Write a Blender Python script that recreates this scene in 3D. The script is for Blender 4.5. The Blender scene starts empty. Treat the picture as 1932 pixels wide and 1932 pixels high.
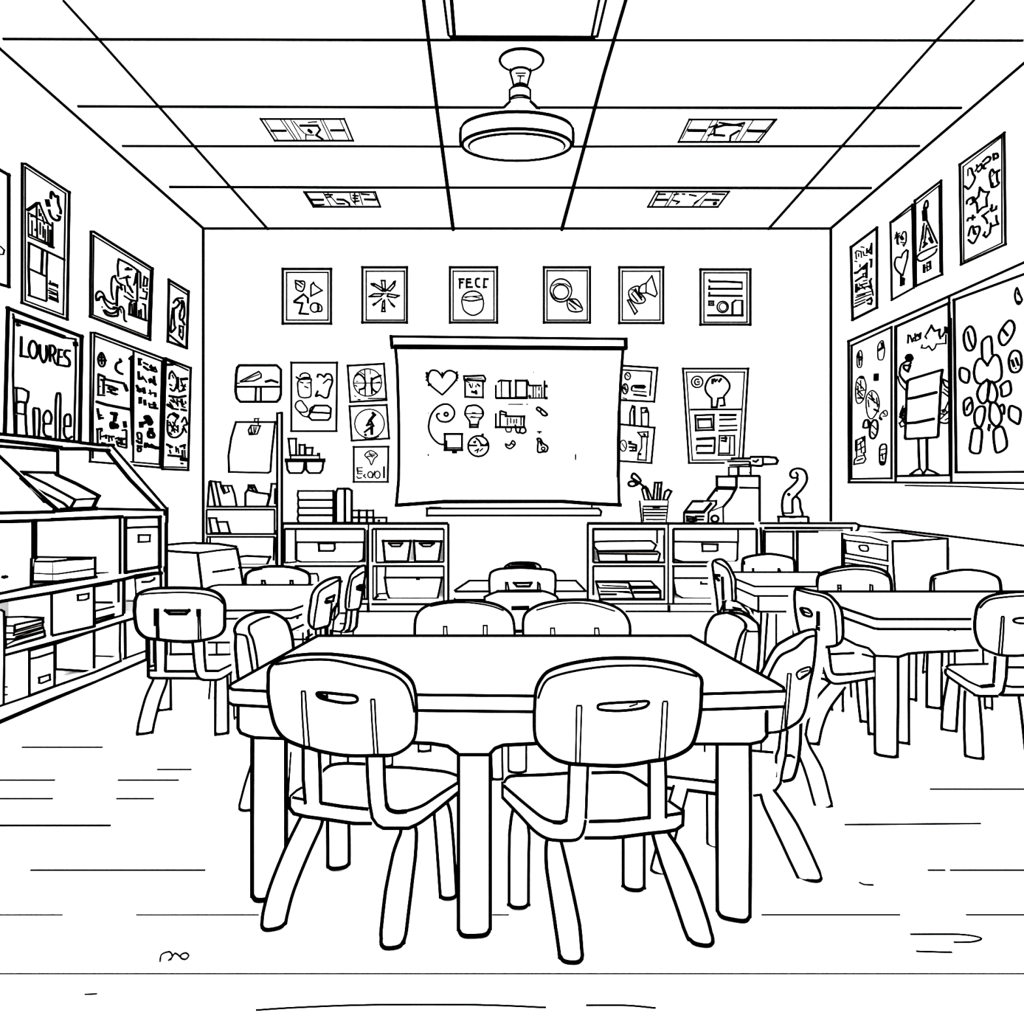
import bpy, math
from mathutils import Vector as V

# ---------------------------------------------------------------- setup
F, CX, CY, H = 1300.0, 966.0, 945.0, 1.05      # focal length in px, vanishing point, eye height
CAM = V((0, 0, H))
YB, XL, XR, ZC = 6.9, -3.094, 3.195, 3.78      # back wall, left wall, right wall, ceiling
sc = bpy.context.scene
col = sc.collection
WADD = 0.1

def material(name, c, noise=0.0, emit=0.0):
    m = bpy.data.materials.new(name); m.use_nodes = True
    nt = m.node_tree; b = nt.nodes['Principled BSDF']
    b.inputs['Base Color'].default_value = (*c, 1)
    b.inputs['Roughness'].default_value = 1.0
    b.inputs['Specular IOR Level'].default_value = 0.0
    if noise:
        n = nt.nodes.new('ShaderNodeTexNoise'); n.inputs['Scale'].default_value = 6
        r = nt.nodes.new('ShaderNodeValToRGB')
        r.color_ramp.elements[0].color = (*[v - noise for v in c], 1)
        r.color_ramp.elements[1].color = (*c, 1)
        nt.links.new(n.outputs['Fac'], r.inputs['Fac']); nt.links.new(r.outputs['Color'], b.inputs['Base Color'])
    if emit:
        b.inputs['Emission Color'].default_value = (1, 1, 1, 1)
        b.inputs['Emission Strength'].default_value = emit
    return m
INK = material('black_ink', (0, 0, 0))
MAT = {k: material(k, (v, v, v), 0.01) for k, v in
       dict(white_paint=.97, white_floor=.97, white_plastic=.97, white_laminate=.97, white_paper=.975, white_fabric=.97).items()}
MAT['lamp_glow'] = material('lamp_glow', (.9, .9, .9), 0, 14.0)

# crop frames: (x0, y0, scale) so that points can be given in the pixels of an enlarged crop
TR = dict(_=(0, 0, 1), A=(500, 480, 4.025), B=(980, 480, 4.025), C=(380, 640, 4.83), D=(730, 620, 4.111), E=(1140, 660, 4.2),
          Fm=(0, 290, 5.084), G=(0, 570, 5.084), Hh=(1560, 230, 5.194), I=(1570, 540, 4.953), J=(480, 0, 3.864), K=(980, 0, 3.715),
          L=(0, 800, 5.682), M=(0, 1060, 4.2), N=(300, 900, 4.83), O=(520, 960, 5.367), P=(840, 980, 4.025), Q=(1250, 960, 2.833),
          R=(1300, 1000, 3.057), S=(400, 1180, 3.864), T=(900, 1180, 3.864), U=(400, 1450, 3.864), Vv=(900, 1450, 3.864))
def crom(p, closed, k=6):
    n = len(p); out = []
    if n < 3: return p
    for i in range(n if closed else n - 1):
        a, b, c, d = (p[(i + j) % n] if closed else p[min(max(i + j, 0), n - 1)] for j in (-1, 0, 1, 2))
        for s in range(k):
            t = s / k
            out.append(tuple(.5 * ((2 * b[q]) + (-a[q] + c[q]) * t + (2 * a[q] - 5 * b[q] + 4 * c[q] - d[q]) * t * t +
                       (-a[q] + 3 * b[q] - 3 * c[q] + d[q]) * t ** 3) for q in range(2)))
    if not closed: out.append(p[-1])
    return out
def strokes(tr, text):
    """'flags x,y x,y ; ...' flags: c closed, s smooth, e ellipse (centre, radii), number = width"""
    x0, y0, k = TR[tr]; res = []
    for st in text.replace('\n', ' ').split(';'):
        tok = st.split()
        if not tok: continue
        fl = ''
        while ',' not in tok[0]: fl += tok.pop(0)
        w = ''.join(ch for ch in fl if ch in '0123456789.'); w = float(w) if w else None
        pts = [tuple(map(float, t.split(','))) for t in tok]
        if 'e' in fl:
            (a, b), (ra, rb) = pts
            pts = [(a + ra * math.cos(i * math.pi / 12), b + rb * math.sin(i * math.pi / 12)) for i in range(24)]; closed = True
        else:
            closed = 'c' in fl
            if 's' in fl: pts = crom(pts, closed)
        res.append(([(x0 + a / k, y0 + b / k) for a, b in pts], closed, w))
    return res
def pl(tr, text): return strokes(tr, text)[0][0]

class Plane:
    def __init__(s, p0, n):
        n = V(n).normalized(); s.p0 = V(p0)
        if n.dot(s.p0 - CAM) < 0: n = -n
        s.n = n
    def __call__(s, px, py):
        d = V(((px - CX) / F, 1, -(py - CY) / F))
        return CAM + d * ((s.p0 - CAM).dot(s.n) / d.dot(s.n))
def FY(Y): return Plane((0, Y, 0), (0, 1, 0))
def HZ(z): return Plane((0, 0, z), (0, 0, 1))
def SX(x): return Plane((x, 0, 0), (1, 0, 0))
def VP(x1, Y1, x2, Y2, lean=0.0):
    a = V(((x1 - CX) * Y1 / F, Y1, 0)); b = V(((x2 - CX) * Y2 / F, Y2, 0)); d = (b - a).normalized()
    up = V((0, lean, 1)); p = Plane(a + up * .5 - V((0, lean * .5, 0)), d.cross(up)); return p
def at(px, py, Y): return V(((px - CX) * Y / F, Y, H - (py - CY) * Y / F))

class Mesh:
    def __init__(s, name, label=None, mat='white_plastic'):
        s.name, s.label, s.mat, s.v, s.f, s.m = name, label, mat, [], [], []
        s.kind = None
    def face(s, pts, mi=0):
        b = len(s.v); s.v += [V(p) for p in pts]; s.f.append(list(range(b, b + len(pts)))); s.m.append(mi)
    def prism(s, pts, off, inset=1.0):
        n = len(pts); c = sum((V(p) for p in pts), V()) / n
        b = len(s.v); s.v += [V(p) for p in pts] + [c + (V(p) - c) * inset + off for p in pts]
        s.f.append(list(range(b, b + n))); s.f.append([b + n + i for i in reversed(range(n))]); s.m += [0, 0]
        for i in range(n):
            j = (i + 1) % n; s.f.append([b + i, b + j, b + n + j, b + n + i]); s.m.append(0)
    def box(s, x0, x1, y0, y1, z0, z1, w=0):
        P = [V((x0, y0, z0)), V((x1, y0, z0)), V((x1, y0, z1)), V((x0, y0, z1))]
        s.prism(P, V((0, y1 - y0, 0)))
        if w:
            Q = [p + V((0, y1 - y0, 0)) for p in P]
            s.line(P, w, True); s.line(Q, w, True)
            for a, b in zip(P, Q): s.line([a, b], w)
    def line(s, pts, w, closed=False, up=None):
        w = w + WADD
        q = []
        for p in pts:
            p = V(p); Y = max(p.y, .4); r = w * .5 * Y / F
            q.append((p + ((CAM - p).normalized() * r * .7 if up is None else (CAM - p).normalized() * r * .2 + up * r * .8), r))
        n = len(q); segs = n if closed else n - 1
        for i in range(segs):
            (a, ra), (b, rb) = q[i], q[(i + 1) % n]
            d = b - a; Ln = d.length
            if Ln < 1e-6: continue
            d /= Ln
            def ext(j, k, r):
                if not closed and (k < 0 or k >= n): return r * .2
                e = (q[k % n][0] - q[j][0]).normalized() if (q[k % n][0] - q[j][0]).length > 1e-7 else d
                c = max(-1, min(1, abs(0) + (e.dot(-d) if j == i else e.dot(d))))
                ang = math.acos(c); return r * min(1.0, math.tan(min(ang, 2.2) / 2))
            ea, eb = ext(i, i - 1, ra), ext((i + 1) % n, i + 2, rb)
            a2, b2 = a - d * ea, b + d * eb
            up = V((0, 0, 1)) if abs(d.z) < .9 else V((1, 0, 0))
            u = d.cross(up).normalized(); v = d.cross(u)
            base = len(s.v)
            for c0, r in ((a2, ra), (b2, rb)):
                for k in range(6):
                    t = k * math.pi / 3; s.v.append(c0 + u * (r * math.cos(t)) + v * (r * math.sin(t)))
            for k in range(6):
                l = (k + 1) % 6; s.f.append([base + k, base + l, base + 6 + l, base + 6 + k]); s.m.append(1)
            s.f.append([base + k for k in range(6)]); s.f.append([base + 11 - k for k in range(6)]); s.m += [1, 1]
    def art(s, tr, text, plane, w=3, lift=0.0):
        for pts, closed, ww in strokes(tr, text):
            s.line([plane(*p) for p in pts], w if ww is None else ww, closed, -plane.n)
    def slab(s, tr, text, plane, thick=.02, w=4, inset=.95, off=None, ink=True):
        """outline traced on a plane, given its real thickness away from the viewer"""
        pts, closed, ww = strokes(tr, text)[0]
        P = [plane(*p) for p in pts]
        s.prism(P, plane.n * thick if off is None else V(off), inset)
        if ink: s.line(P, w if ww is None else ww, True, -plane.n)
    def tube(s, tr, path, yb, Y0, Y1=None, w=5, pw=2.6):
        """round leg: path of x,y,width in crop pixels, yb = lowest point; stands on the floor"""
        x0, y0, k = TR[tr]
        pts = [tuple(map(float, t.split(','))) for t in path.split()]
        pts = [(x0 + a / k, y0 + b / k, c / k) for a, b, c in pts]; yb = y0 + yb / k
        rw = pts[-1][2] / 2 * (Y1 or 0 or H * F / (yb - CY)) / F
        Yf = H * F / (yb - CY); Y1 = Yf + rw * .9; yc = CY + H * F / Y1      # centre of the foot on the floor
        pts = [p for i, p in enumerate(pts) if i == 0 or p[1] < yc - 3]
        q0, q1 = (pts[-2], pts[-1]) if len(pts) > 1 else (pts[0], pts[0])
        sl = (q1[0] - q0[0]) / max(q1[1] - q0[1], 1) if len(pts) > 1 else 0
        pts.append((q1[0] + sl * (yc - q1[1]), yc, q1[2])); ys, ye = pts[0][1], yc
        P2 = crom([p[:2] for p in pts], False, 5) if len(pts) > 2 else [p[:2] for p in pts]
        W = []
        for i in range(len(P2)):
            t = i / (len(P2) - 1) * (len(pts) - 1); j = min(int(t), len(pts) - 2); W.append(pts[j][2] * (1 - t + j) + pts[j + 1][2] * (t - j))
        k2 = P2[-1]; q2 = P2[-2]
        if k2[1] - q2[1] > W[-1] * .5:
            f2 = 1 - W[-1] * .3 / (k2[1] - q2[1]); P2.insert(len(P2) - 1, (q2[0] + (k2[0] - q2[0]) * f2, q2[1] + (k2[1] - q2[1]) * f2)); W.append(W[-1])
        n = 16; base = len(s.v); Lf, Rt = [], []
        ri = (w + WADD) * .5 * .75
        ex = 2 / pw
        cs = []
        def se(v): return math.copysign(abs(v) ** ex, v)
        for i, (a, b) in enumerate(P2):
            p, q = P2[max(i - 1, 0)], P2[min(i + 1, len(P2) - 1)]
            tx, ty = q[0] - p[0], q[1] - p[1]; tl = math.hypot(tx, ty) or 1; tx /= tl; ty /= tl
            Y = Y0 + (Y1 - Y0) * (b - ys) / (ye - ys); c = at(a, b, Y); r = W[i] / 2 * Y / F
            if i >= len(P2) - 1: r *= .93
            elif i == len(P2) - 2: r *= .98
            cs.append((c, r))
        for i, (c, r) in enumerate(cs):
            d3 = (cs[min(i + 1, len(cs) - 1)][0] - cs[max(i - 1, 0)][0]).normalized()
            u = (c - CAM).normalized().cross(d3) * -1; u.normalize(); u = u if u.x > 0 else -u
            v = u.cross(d3); v = v if v.y > 0 else -v
            if i == len(cs) - 1:
                v = V((c.x, c.y, 0)).normalized(); u = V((v.y, -v.x, 0)) + V((0, 0, 1)) * (u.z * .45)
            for kk in range(n):
                t = kk * 2 * math.pi / n; rb = max(r - ri * c.y / F, r * .3); q = c + u * (rb * se(math.cos(t))) + v * (rb * .9 * se(math.sin(t))); q.z = max(q.z, 0.001); s.v.append(q)
            Rt.append(c + u * r); Lf.append(c - u * r)
        foot = [c - u * (r * se(math.cos(t))) - v * (r * se(math.sin(t))) for t in [k * math.pi / 14 for k in range(1, 14)]]
        for q in foot: q.z = max(q.z, .0035 * q.y)
        m = len(P2)
        for i in range(m - 1):
            for kk in range(n):
                l = (kk + 1) % n; s.f.append([base + i * n + kk, base + i * n + l, base + (i + 1) * n + l, base + (i + 1) * n + kk]); s.m.append(0)
        s.f.append([base + kk for kk in range(n)]); s.f.append([base + (m - 1) * n + kk for kk in range(n)]); s.m += [0, 0]
        s.line(Lf + foot + Rt[::-1], w)
    def lathe(s, px, prof, Y, ratio=1.0, w=4, rings=(), sil=True):
        """prof: list of (half width px, y px) about x = px at depth Y; ratio = depth radius / width radius"""
        n = 40; base = len(s.v); P = []
        for hw, y in prof:
            c = at(px, y, Y); r = hw * Y / F
            P.append([c + V((r * math.cos(t), ratio * r * math.sin(t), 0)) for t in (k * 2 * math.pi / n for k in range(n))])
            s.v += P[-1]
        for i in range(len(prof) - 1):
            for k in range(n):
                l = (k + 1) % n; s.f.append([base + i * n + k, base + i * n + l, base + (i + 1) * n + l, base + (i + 1) * n + k]); s.m.append(0)
        s.f.append([base + k for k in range(n)]); s.f.append([base + (len(prof) - 1) * n + k for k in range(n)]); s.m += [0, 0]
        for i, ww in rings: s.line(P[i], ww or w, True)
        if sil:
            for k in (0, n // 2): s.line([p[k] + (p[k] - p[(k + n // 2) % n]).normalized() * (w * .4 * Y / F) for p in P], w)
    def make(s, origin, parent, name=None):
        me = bpy.data.meshes.new(s.name); me.from_pydata([v - origin for v in s.v], [], s.f)
        me.materials.append(MAT[s.mat]); me.materials.append(INK)
        me.polygons.foreach_set('material_index', s.m); me.update()
        o = bpy.data.objects.new(name or s.name, me); col.objects.link(o)
        if parent: o.parent = parent
        else: o.location = origin
        if s.label and parent: o['label'] = s.label
        if s.kind: o['kind'] = s.kind
        for sub in getattr(s, 'subs', []): 
            sub.make(V((0, 0, 0)) + origin, o)
        return o
    def sub(s, name, label=None, mat=None):
        if not hasattr(s, 'subs'): s.subs = []
        m = Mesh(name, label, mat or s.mat); s.subs.append(m); return m

class Thing:
    def __init__(s, name, label, cat, group=None, mat='white_plastic', kind=None):
        s.name, s.label, s.cat, s.group, s.mat, s.kind, s.parts = name, label, cat, group, mat, kind, []
    def part(s, name, label=None, mat=None):
        m = Mesh(name, label, mat or s.mat); s.parts.append(m); return m
    def done(s):
        def allv(m):
            r = list(m.v)
            for q in getattr(m, 'subs', []): r += allv(q)
            return r
        vs = [v for m in s.parts for v in allv(m)]
        lo = V([min(v[i] for v in vs) for i in range(3)]); hi = V([max(v[i] for v in vs) for i in range(3)])
        org = V(((lo.x + hi.x) / 2, (lo.y + hi.y) / 2, lo.z))
        if len(s.parts) == 1:
            o = s.parts[0].make(org, None, s.name); 
            if 'label' in o: del o['label']
        else:
            o = bpy.data.objects.new(s.name, None); o.empty_display_size = .1; col.objects.link(o); o.location = org
            for m in s.parts: m.make(org, o)
        if s.kind: o['kind'] = s.kind
        if s.label: o['label'] = s.label
        if s.cat: o['category'] = s.cat
        if s.group: o['group'] = s.group
        return o

def single(name, label, cat, group=None, mat='white_plastic', kind=None):
    t = Thing(name, label, cat, group, mat, kind); return t, t.part(name)
# ---------------------------------------------------------------- room shell
def struct(name, mat='white_paint'):
    t = Thing(name, None, None, None, mat, 'structure'); return t, t.part(name)
Y0 = -1.6
t, m = struct('floor', 'white_floor')
m.box(XL - .1, XR + .1, Y0, YB + .1, -.1, 0)
m.art('_', '''3 42,1411 193,1411;3 297,1453 361,1453;3 -40,1473 103,1473;3 223,1473 337,1473;3 -40,1508 99,1508;3 220,1508 290,1508;
4 -40,1559 208,1559;3 58,1643 387,1643;2 -40,1727 118,1727;2 257,1727 488,1727;2 -60,1838 1990,1838;2.5 160,1877 183,1876;
s3 483,1907 560,1902 700,1897 900,1897 1030,1902;s3 1106,1898 1180,1898 1237,1903;2 929,1727 960,1727;
s3 302,1815 305,1802 320,1797 325,1806 318,1813;s3 322,1812 330,1800 340,1806;cs3 341,1803 350,1799 356,1804 350,1811 342,1809;
2.5 1437,1727 1698,1727;2.5 1823,1727 1990,1727;3 1755,1490 1990,1490;3 1594,1557 1850,1555;3 1751,1643 1783,1643;3 1793,1643 1990,1643;
3 1621,1666 1630,1670 1648,1671;s3 1718,1764 1810,1764 1851,1771 1835,1778 1800,1779;3 1729,1796 1796,1798''', HZ(0)); t.done()
t, m = struct('ceiling'); m.box(XL - .1, XR + .1, Y0, YB + .1, ZC, ZC + .1)
m.art('_', '''5 120,0 186,72 302,202 505,430;7 797,-20 824,200 855,430;7 1186,-20 1140,135 1086,335 1060,430;5 1838,-2 1768,73 1650,205 1450,430;
4.5 6,72 850,74;4 850,74 1930,75;4.5 147,199 870,201 1814,202;4 231,274 870,275;4 1080,275 1735,274;4.5 320,351 700,352 1644,353''', HZ(ZC)); t.done()
t, m = struct('wall_back'); m.box(XL - .1, XR + .1, YB, YB + .1, 0, ZC)
y = YB - .004
m.line([(XL, y, 0), (XL, y, ZC), (XR, y, ZC), (XR, y, 0)], 6); t.done()
t, m = struct('wall_left'); m.box(XL - .1, XL, Y0, YB, 0, ZC)
m.line([(XL + .004, .4, ZC), (XL + .004, YB, ZC)], 6); t.done()
t, m = struct('wall_right'); m.box(XR, XR + .1, Y0, YB, 0, ZC)
m.line([(XR - .004, .4, ZC), (XR - .004, YB, ZC)], 6)
m.art('_', '3 1709,916 1820,918 1990,926', SX(XR - .003)); t.done()
t, m = struct('trim_1'); m.slab('_', 'c 1617,991 1790,1011 2060,1046 2060,1072 1790,1032 1617,1000', SX(XR - .012), .01, 4, 1, ink=False)
m.art('_', '4.5 1617,991 1790,1011 2060,1046', SX(XR - .012)); t.done()

# ---------------------------------------------------------------- ceiling fixtures
t = Thing('ceiling_light', 'large rectangular ceiling light panel cut off by the top edge, above the round lamp', 'ceiling light', mat='white_paint')
m = t.part('frame'); pz = HZ(ZC - .03)
m.prism([pz(*p) for p in ((822, -60), (848, 67), (1128, 67), (1156, -60))], V((0, 0, .029)))
m.art('_', '5 831,-60 838,0 846,64;7 844,-60 852,0 857,62;4 846,64 849,68;8.5 850,68 1122,69;5 1158,-60 1143,0 1127,67;5 1148,-60 1130,0 1117,64;4 1114,68 1127,67', pz)
m2 = t.part('diffuser', 'glowing white lamp panel', 'lamp_glow'); m2.prism([HZ(ZC - .035)(*p) for p in ((864, -58), (868, 55), (1103, 55), (1122, -58))], V((0, 0, .01)))
t.done()

VENTS = [
 ('J', 'c 45,862 655,862 720,1020 148,1020', '75,870 170,1015;190,870 290,1012;215,870 310,1012;265,875 340,1010;285,880 335,940 365,970;480,870 550,1018;500,870 575,1018;625,875 690,1018;4 120,947 232,947;4 555,945 660,945;4 330,910 460,910 480,940 450,980 500,1010;375,970 375,1015;370,980 435,982;6 395,940 415,955;390,890 455,885',
  'far end of the room'), 
 ('J', 'c 362,1395 880,1395 918,1502 430,1502', '3 375,1400 440,1500;500,1400 560,1498;530,1400 600,1480;4 410,1450 505,1450;4 600,1448 650,1450 690,1475 695,1500;695,1400 705,1450 740,1490;760,1395 790,1490;4 800,1448 885,1450;3 440,1490 510,1487;3 600,1480 660,1482;865,1400 905,1480;3 715,1420 760,1425;3 715,1440 755,1442;3 725,1465 765,1460;3 510,1415 570,1415;3 520,1435 560,1430;3 730,1400 735,1470;3 775,1410 840,1415', ''),
 ('K', 'c 1190,833 1800,833 1678,990 1115,990', '1210,840 1140,970;1355,840 1270,985;1390,845 1310,985;5 1180,907 1305,908;1640,840 1545,985;1580,860 1515,980;5 1600,910 1725,912;1785,840 1660,985;4 1370,890 1440,870 1520,870 1580,855;4 1370,890 1365,940 1440,945;4 1475,985 1480,945 1540,910;3 1400,855 1560,880;3 1330,890 1390,870;3 1320,945 1370,930', ''),
 ('K', 'c 960,1338 1470,1338 1390,1445 900,1445', '3 980,1345 930,1440;1080,1340 1020,1440;1105,1345 1040,1440;4 950,1395 1040,1395;4 1300,1395 1400,1397;1300,1395 1265,1440;1320,1345 1215,1440;3 1080,1360 1120,1355;3 1075,1400 1120,1410 1100,1425;3 1190,1360 1240,1370;3 1350,1355 1440,1358;6 1360,1420 1380,1415;3 1140,1355 1160,1357;3 970,1357 1025,1357;3 1255,1400 1225,1420', '')]
VL = ['left ceiling vent nearer the viewer, slatted, in front of the smaller left one', 'smaller left ceiling vent close to the back wall',
      'right ceiling vent nearer the viewer, slatted, with a round centre', 'smaller right ceiling vent close to the back wall']
for (tr, o, a, _), lb in zip(VENTS, VL):
    t = Thing('ceiling_vent', lb, 'vent', 'ceiling vents', 'white_paint')
    m = t.part('vent_frame'); m.slab(tr, o, HZ(ZC - .02), .019, 3.5, 1)
    m2 = t.part('vent_grille'); pts = pl(tr, o); c = (sum(p[0] for p in pts) / 4, sum(p[1] for p in pts) / 4)
    m2.prism([HZ(ZC - .024)(c[0] + (p[0] - c[0]) * .93, c[1] + (p[1] - c[1]) * .93) for p in pts], V((0, 0, .004)))
    m2.art(tr, a, HZ(ZC - .025), 2); t.done()

t = Thing('pendant_lamp', 'round drum ceiling lamp hanging on a short stem in the middle', 'lamp', mat='white_paint')
YL = 4.26
m = t.part('canopy'); m.lathe(984, [(41, 112.5), (41, 114), (20, 122), (17, 128)], YL, .82, 5, [(1, 5)], False)
m = t.part('stem'); m.lathe(982, [(17, 130), (18, 136), (14, 150), (11, 163), (10, 166)], YL, .8, 4, [(1, 4), (3, 5)])
m.art('_', '2.5 976,144 990,144;3 982,144 981,156;2.5 973,139 992,139', FY(YL - .07))
m = t.part('collar'); m.lathe(981, [(13, 166), (18, 170), (18, 188), (17, 190)], YL, .8, 4, [(1, 4), (2, 4)])
m = t.part('bell'); m.lathe(982, [(17, 190), (25, 197), (34, 207), (38, 214)], YL, .6, 4, [(0, 4)])
m.art('_', 's4.5 963,192 953,202 945,213;s4.5 1000,192 1010,202 1018,213', FY(YL - .12))
m = t.part('drum'); m.lathe(975, [(60, 229), (94, 234), (103, 243), (104, 252), (104, 268), (103, 274)], YL, .56, 6, [(2, 6), (5, 6)])
m = t.part('lamp_glass', 'glowing oval glass under the drum', 'lamp_glow'); m.lathe(975, [(90, 276), (88, 279), (60, 280)], YL, .5, 5, [(0, 4.5)], False)
t.done()

# ---------------------------------------------------------------- pictures on the back wall
def framed(lb, outer, inner, tr, art, wo=4.5, wi=2.5, w=3, plane=None, nm='framed_picture', cat='picture', grp='framed pictures along the top of the back wall', plane2=None):
    pA = plane or FY(YB - .025); pB = plane2 or FY(YB - .032)
    t = Thing(nm, lb, cat, grp, 'white_paper')
    m = t.part('frame', mat='white_paint'); m.slab(outer[0], outer[1], pA, .022, wo, 1)
    m = t.part('print'); m.slab(inner[0], inner[1], pB, .006, wi, 1)
    m.art(tr, art, pB, w); t.done()
def rct(a, b, c, d): return ('_', 'c %g,%g %g,%g %g,%g %g,%g' % (a, b, c, b, c, d, a, d))
framed('framed print of four small shapes, leftmost of the top row on the back wall', rct(534, 508, 625, 611), rct(541, 514.5, 619, 604), 'A',
 'cs 232,200 255,205 300,208 300,250 285,280 265,280 240,265 235,230;232,215 280,250;250,200 290,230;c 350,235 370,215 380,235 435,275 350,318;4 220,360 295,305 328,335 328,372;4 220,365 285,372 280,400 265,450 335,455;e 378,405 32,35;s 385,370 405,375 430,395 430,430 395,435;2 400,375 400,435')
framed('framed print of a starburst of eight petals on the back wall', rct(684, 505, 768, 609), rct(691, 512, 763, 604), 'A',
 'c 885,200 912,200 915,280 895,280;c 808,225 830,222 905,265 890,280;5 810,228 830,240;c 990,205 985,240 950,280 925,272;5 985,210 975,225;c 1020,315 990,330 930,320 935,300;c 792,322 830,300 900,300 880,320;5 985,400 960,375;935,340 960,375;5 820,388 840,375;840,375 890,335;c 888,435 912,435 908,350 895,360;5 890,410 912,410;2 905,300 925,300')
framed('framed print of a round pot under the letters FECC', rct(849, 505, 938, 609), rct(855, 512, 932, 604), 'A',
 '4 1470,190 1515,190;4 1480,190 1480,260;4 1480,215 1505,215;4 1530,190 1565,190;4 1532,190 1532,250 1578,250;4 1535,215 1565,215;s4 1632,185 1605,190 1600,220 1610,245 1635,250;4 1698,190 1665,190 1662,250 1685,250;cs 1495,350 1510,310 1550,285 1600,282 1640,305 1655,340 1660,380 1645,430 1600,460 1560,460 1515,430 1500,390;s 1505,345 1570,355 1650,340;2 1510,325 1640,315;s2 1520,332 1560,320 1630,332')
framed('framed print of a round magnifying glass with a fat handle', rct(1026, 505, 1113, 609), rct(1032, 511, 1108, 604), 'B',
 'e 315,275 82,88;e 315,287 58,55;2 250,240 290,222 350,225 385,250;2 240,290 260,330 300,345;cs 365,350 420,340 450,360 478,415 460,435 400,435 370,410;380,350 460,400;375,370 430,420;2 390,340 470,410')
framed('framed print of a megaphone on the back wall', rct(1168, 505, 1251, 610), rct(1174, 512, 1245, 604), 'B',
 'c 1005,165 1045,300 1030,322 960,290 962,220;s 962,220 920,240 910,290 960,295;cs 905,245 865,250 830,280 838,330 880,370 935,370 955,345 930,310 905,290;870,270 930,350;850,300 900,360;880,260 895,300 930,330;c 820,350 835,345 895,435 875,455;2 850,270 880,270 850,300')
framed('framed text notice with a small circle, rightmost of the top row on the back wall', rct(1321, 509, 1415, 613), rct(1328, 515, 1409, 608), 'B',
 '4 1440,192 1440,205;4 1440,208 1560,208 1690,215;2 1690,220 1690,262;4 1440,240 1440,263 1690,263;4 1440,290 1440,315 1690,317;c 1438,357 1472,357 1472,387 1438,387;1448,372 1462,372;e 1542,400 42,42;2 e 1545,400 28,30;4.5 1615,465 1615,370 1640,350;2.5 1640,350 1690,350;4.5 1690,350 1690,465 1425,465')

WPL = FY(YB - .02)
def card(name, lb, cat, tr, outline, art, w=4, wa=3, grp=None, plane=None, thick=.016, mat='white_paper'):
    t, m = single(name, lb, cat, grp, mat); p = plane or WPL
    m.slab(tr, outline, p, thick, w, 1); m.art(tr, art, p, wa); t.done()
card('wall_box', 'rounded lunchbox-shaped wall box above the tall hanging sheet', 'box', 'C',
 'c 330,262 350,240 690,240 728,278 728,500 715,545 688,572 360,572 328,540 315,480 320,330',
 '4 310,425 318,435 725,435;4 500,445 495,570;4 545,445 545,570;355,385 525,295 548,320 545,350 480,380 355,390;2 380,390 450,350 530,320;2.5 330,402 350,402;5 585,390 640,375 700,395', 5, 3, None, FY(YB - .08), .075)
card('poster', 'tall poster of a jar, a pepper, a banana and a loaf on the back wall', 'poster', 'C', 'c 822,215 1238,215 1232,838 822,838',
 '''cs 885,385 880,430 890,510 920,532 970,532 1000,510 1000,400 1000,360 940,350;s 900,345 910,320 950,308 985,325 990,355;4 865,345 895,365 1000,362;900,390 930,400;940,430 975,445;2 960,400 1000,395;
 s4 1060,350 1065,325 1095,325 1120,345 1140,320 1180,325 1195,370 1190,410 1170,460 1155,525 1125,535 1080,510 1045,520 1065,470;1110,405 1155,365 1190,375;
 cs 910,560 870,575 858,615 880,650 910,665 960,660 965,630 935,590;s 890,660 930,700 990,710;c4 1035,605 1150,605 1182,630 1178,710 1155,738 1010,738 975,705;s 985,660 1000,625 1040,606;4 985,665 1178,675''')
CG = 'square cards left of the projection screen'
card('picture_card', 'tilted square card showing a quartered round dial, topmost beside the screen', 'card', 'C', 'c 1335,243 1665,225 1688,555 1358,573',
 '''e 1515,395 128,125;1490,270 1495,520;4 1552,350 1555,500;2 1390,400 1640,400;s4 1400,340 1440,320 1490,370 1490,440 1440,460;s4 1640,330 1560,370 1555,440 1600,490;1395,515 1410,525;1425,550 1450,550;2.5 1520,540 1688,540;
 2 1540,270 1540,320;2 1450,300 1490,330;1400,420 1420,430;1440,460 1440,500;1570,470 1610,480;2 1410,385 1430,385;2 1590,395 1630,390''', 4, 2.5, CG)
card('picture_card', 'square card with a circle around a small zigzag figure', 'card', 'C', 'c 1352,612 1690,600 1712,905 1372,925',
 'e 1533,770 135,132;6 1560,670 1580,690 1530,750;4 1530,750 1510,785 1560,770;4 1545,740 1570,790 1530,815 1485,850;6 1555,790 1555,870;5 1490,870 1505,875;2.5 1470,885 1500,905;2.5 1570,905 1620,885', 4, 2.5, CG)
card('picture_card', 'small card with an ice cream cone above the word Scool', 'card', 'C', 'c 1390,982 1705,980 1700,1300 1390,1300',
 'cs 1490,1055 1545,1015 1605,1055 1575,1090 1550,1145 1530,1100;1510,1070 1580,1060;2 1530,1030 1560,1080;2 1525,1050 1600,1045;1470,1170 1420,1172 1422,1200 1470,1205;1425,1180 1425,1225 1470,1225;1415,1250 1430,1268 1465,1262;1495,1230 1480,1245 1500,1265;e 1540,1235 22,28;e 1605,1235 24,32;4 1665,1160 1665,1265;2 1580,1200 1560,1265', 4, 2.5, CG)
t = Thing('flip_chart', 'blank hanging paper sheet clipped at its top, left of the bookcase post', 'paper', mat='white_paper')
m = t.part('sheet'); m.slab('C', 'c 318,755 675,755 665,840 642,1050 632,1205 610,1218 255,1210 250,1060 275,900', WPL, .016, 4, 1)
m = t.part('clip'); m.slab('C', 'c 430,830 455,785 538,790 510,865 440,870', FY(YB - .035), .014, 3, 1)
m.art('C', '487,745 487,725 530,722;520,730 520,780;455,800 460,860;5 440,865 470,855;480,800 485,860;2 500,800 495,850', FY(YB - .036), 2.5); t.done()
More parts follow.
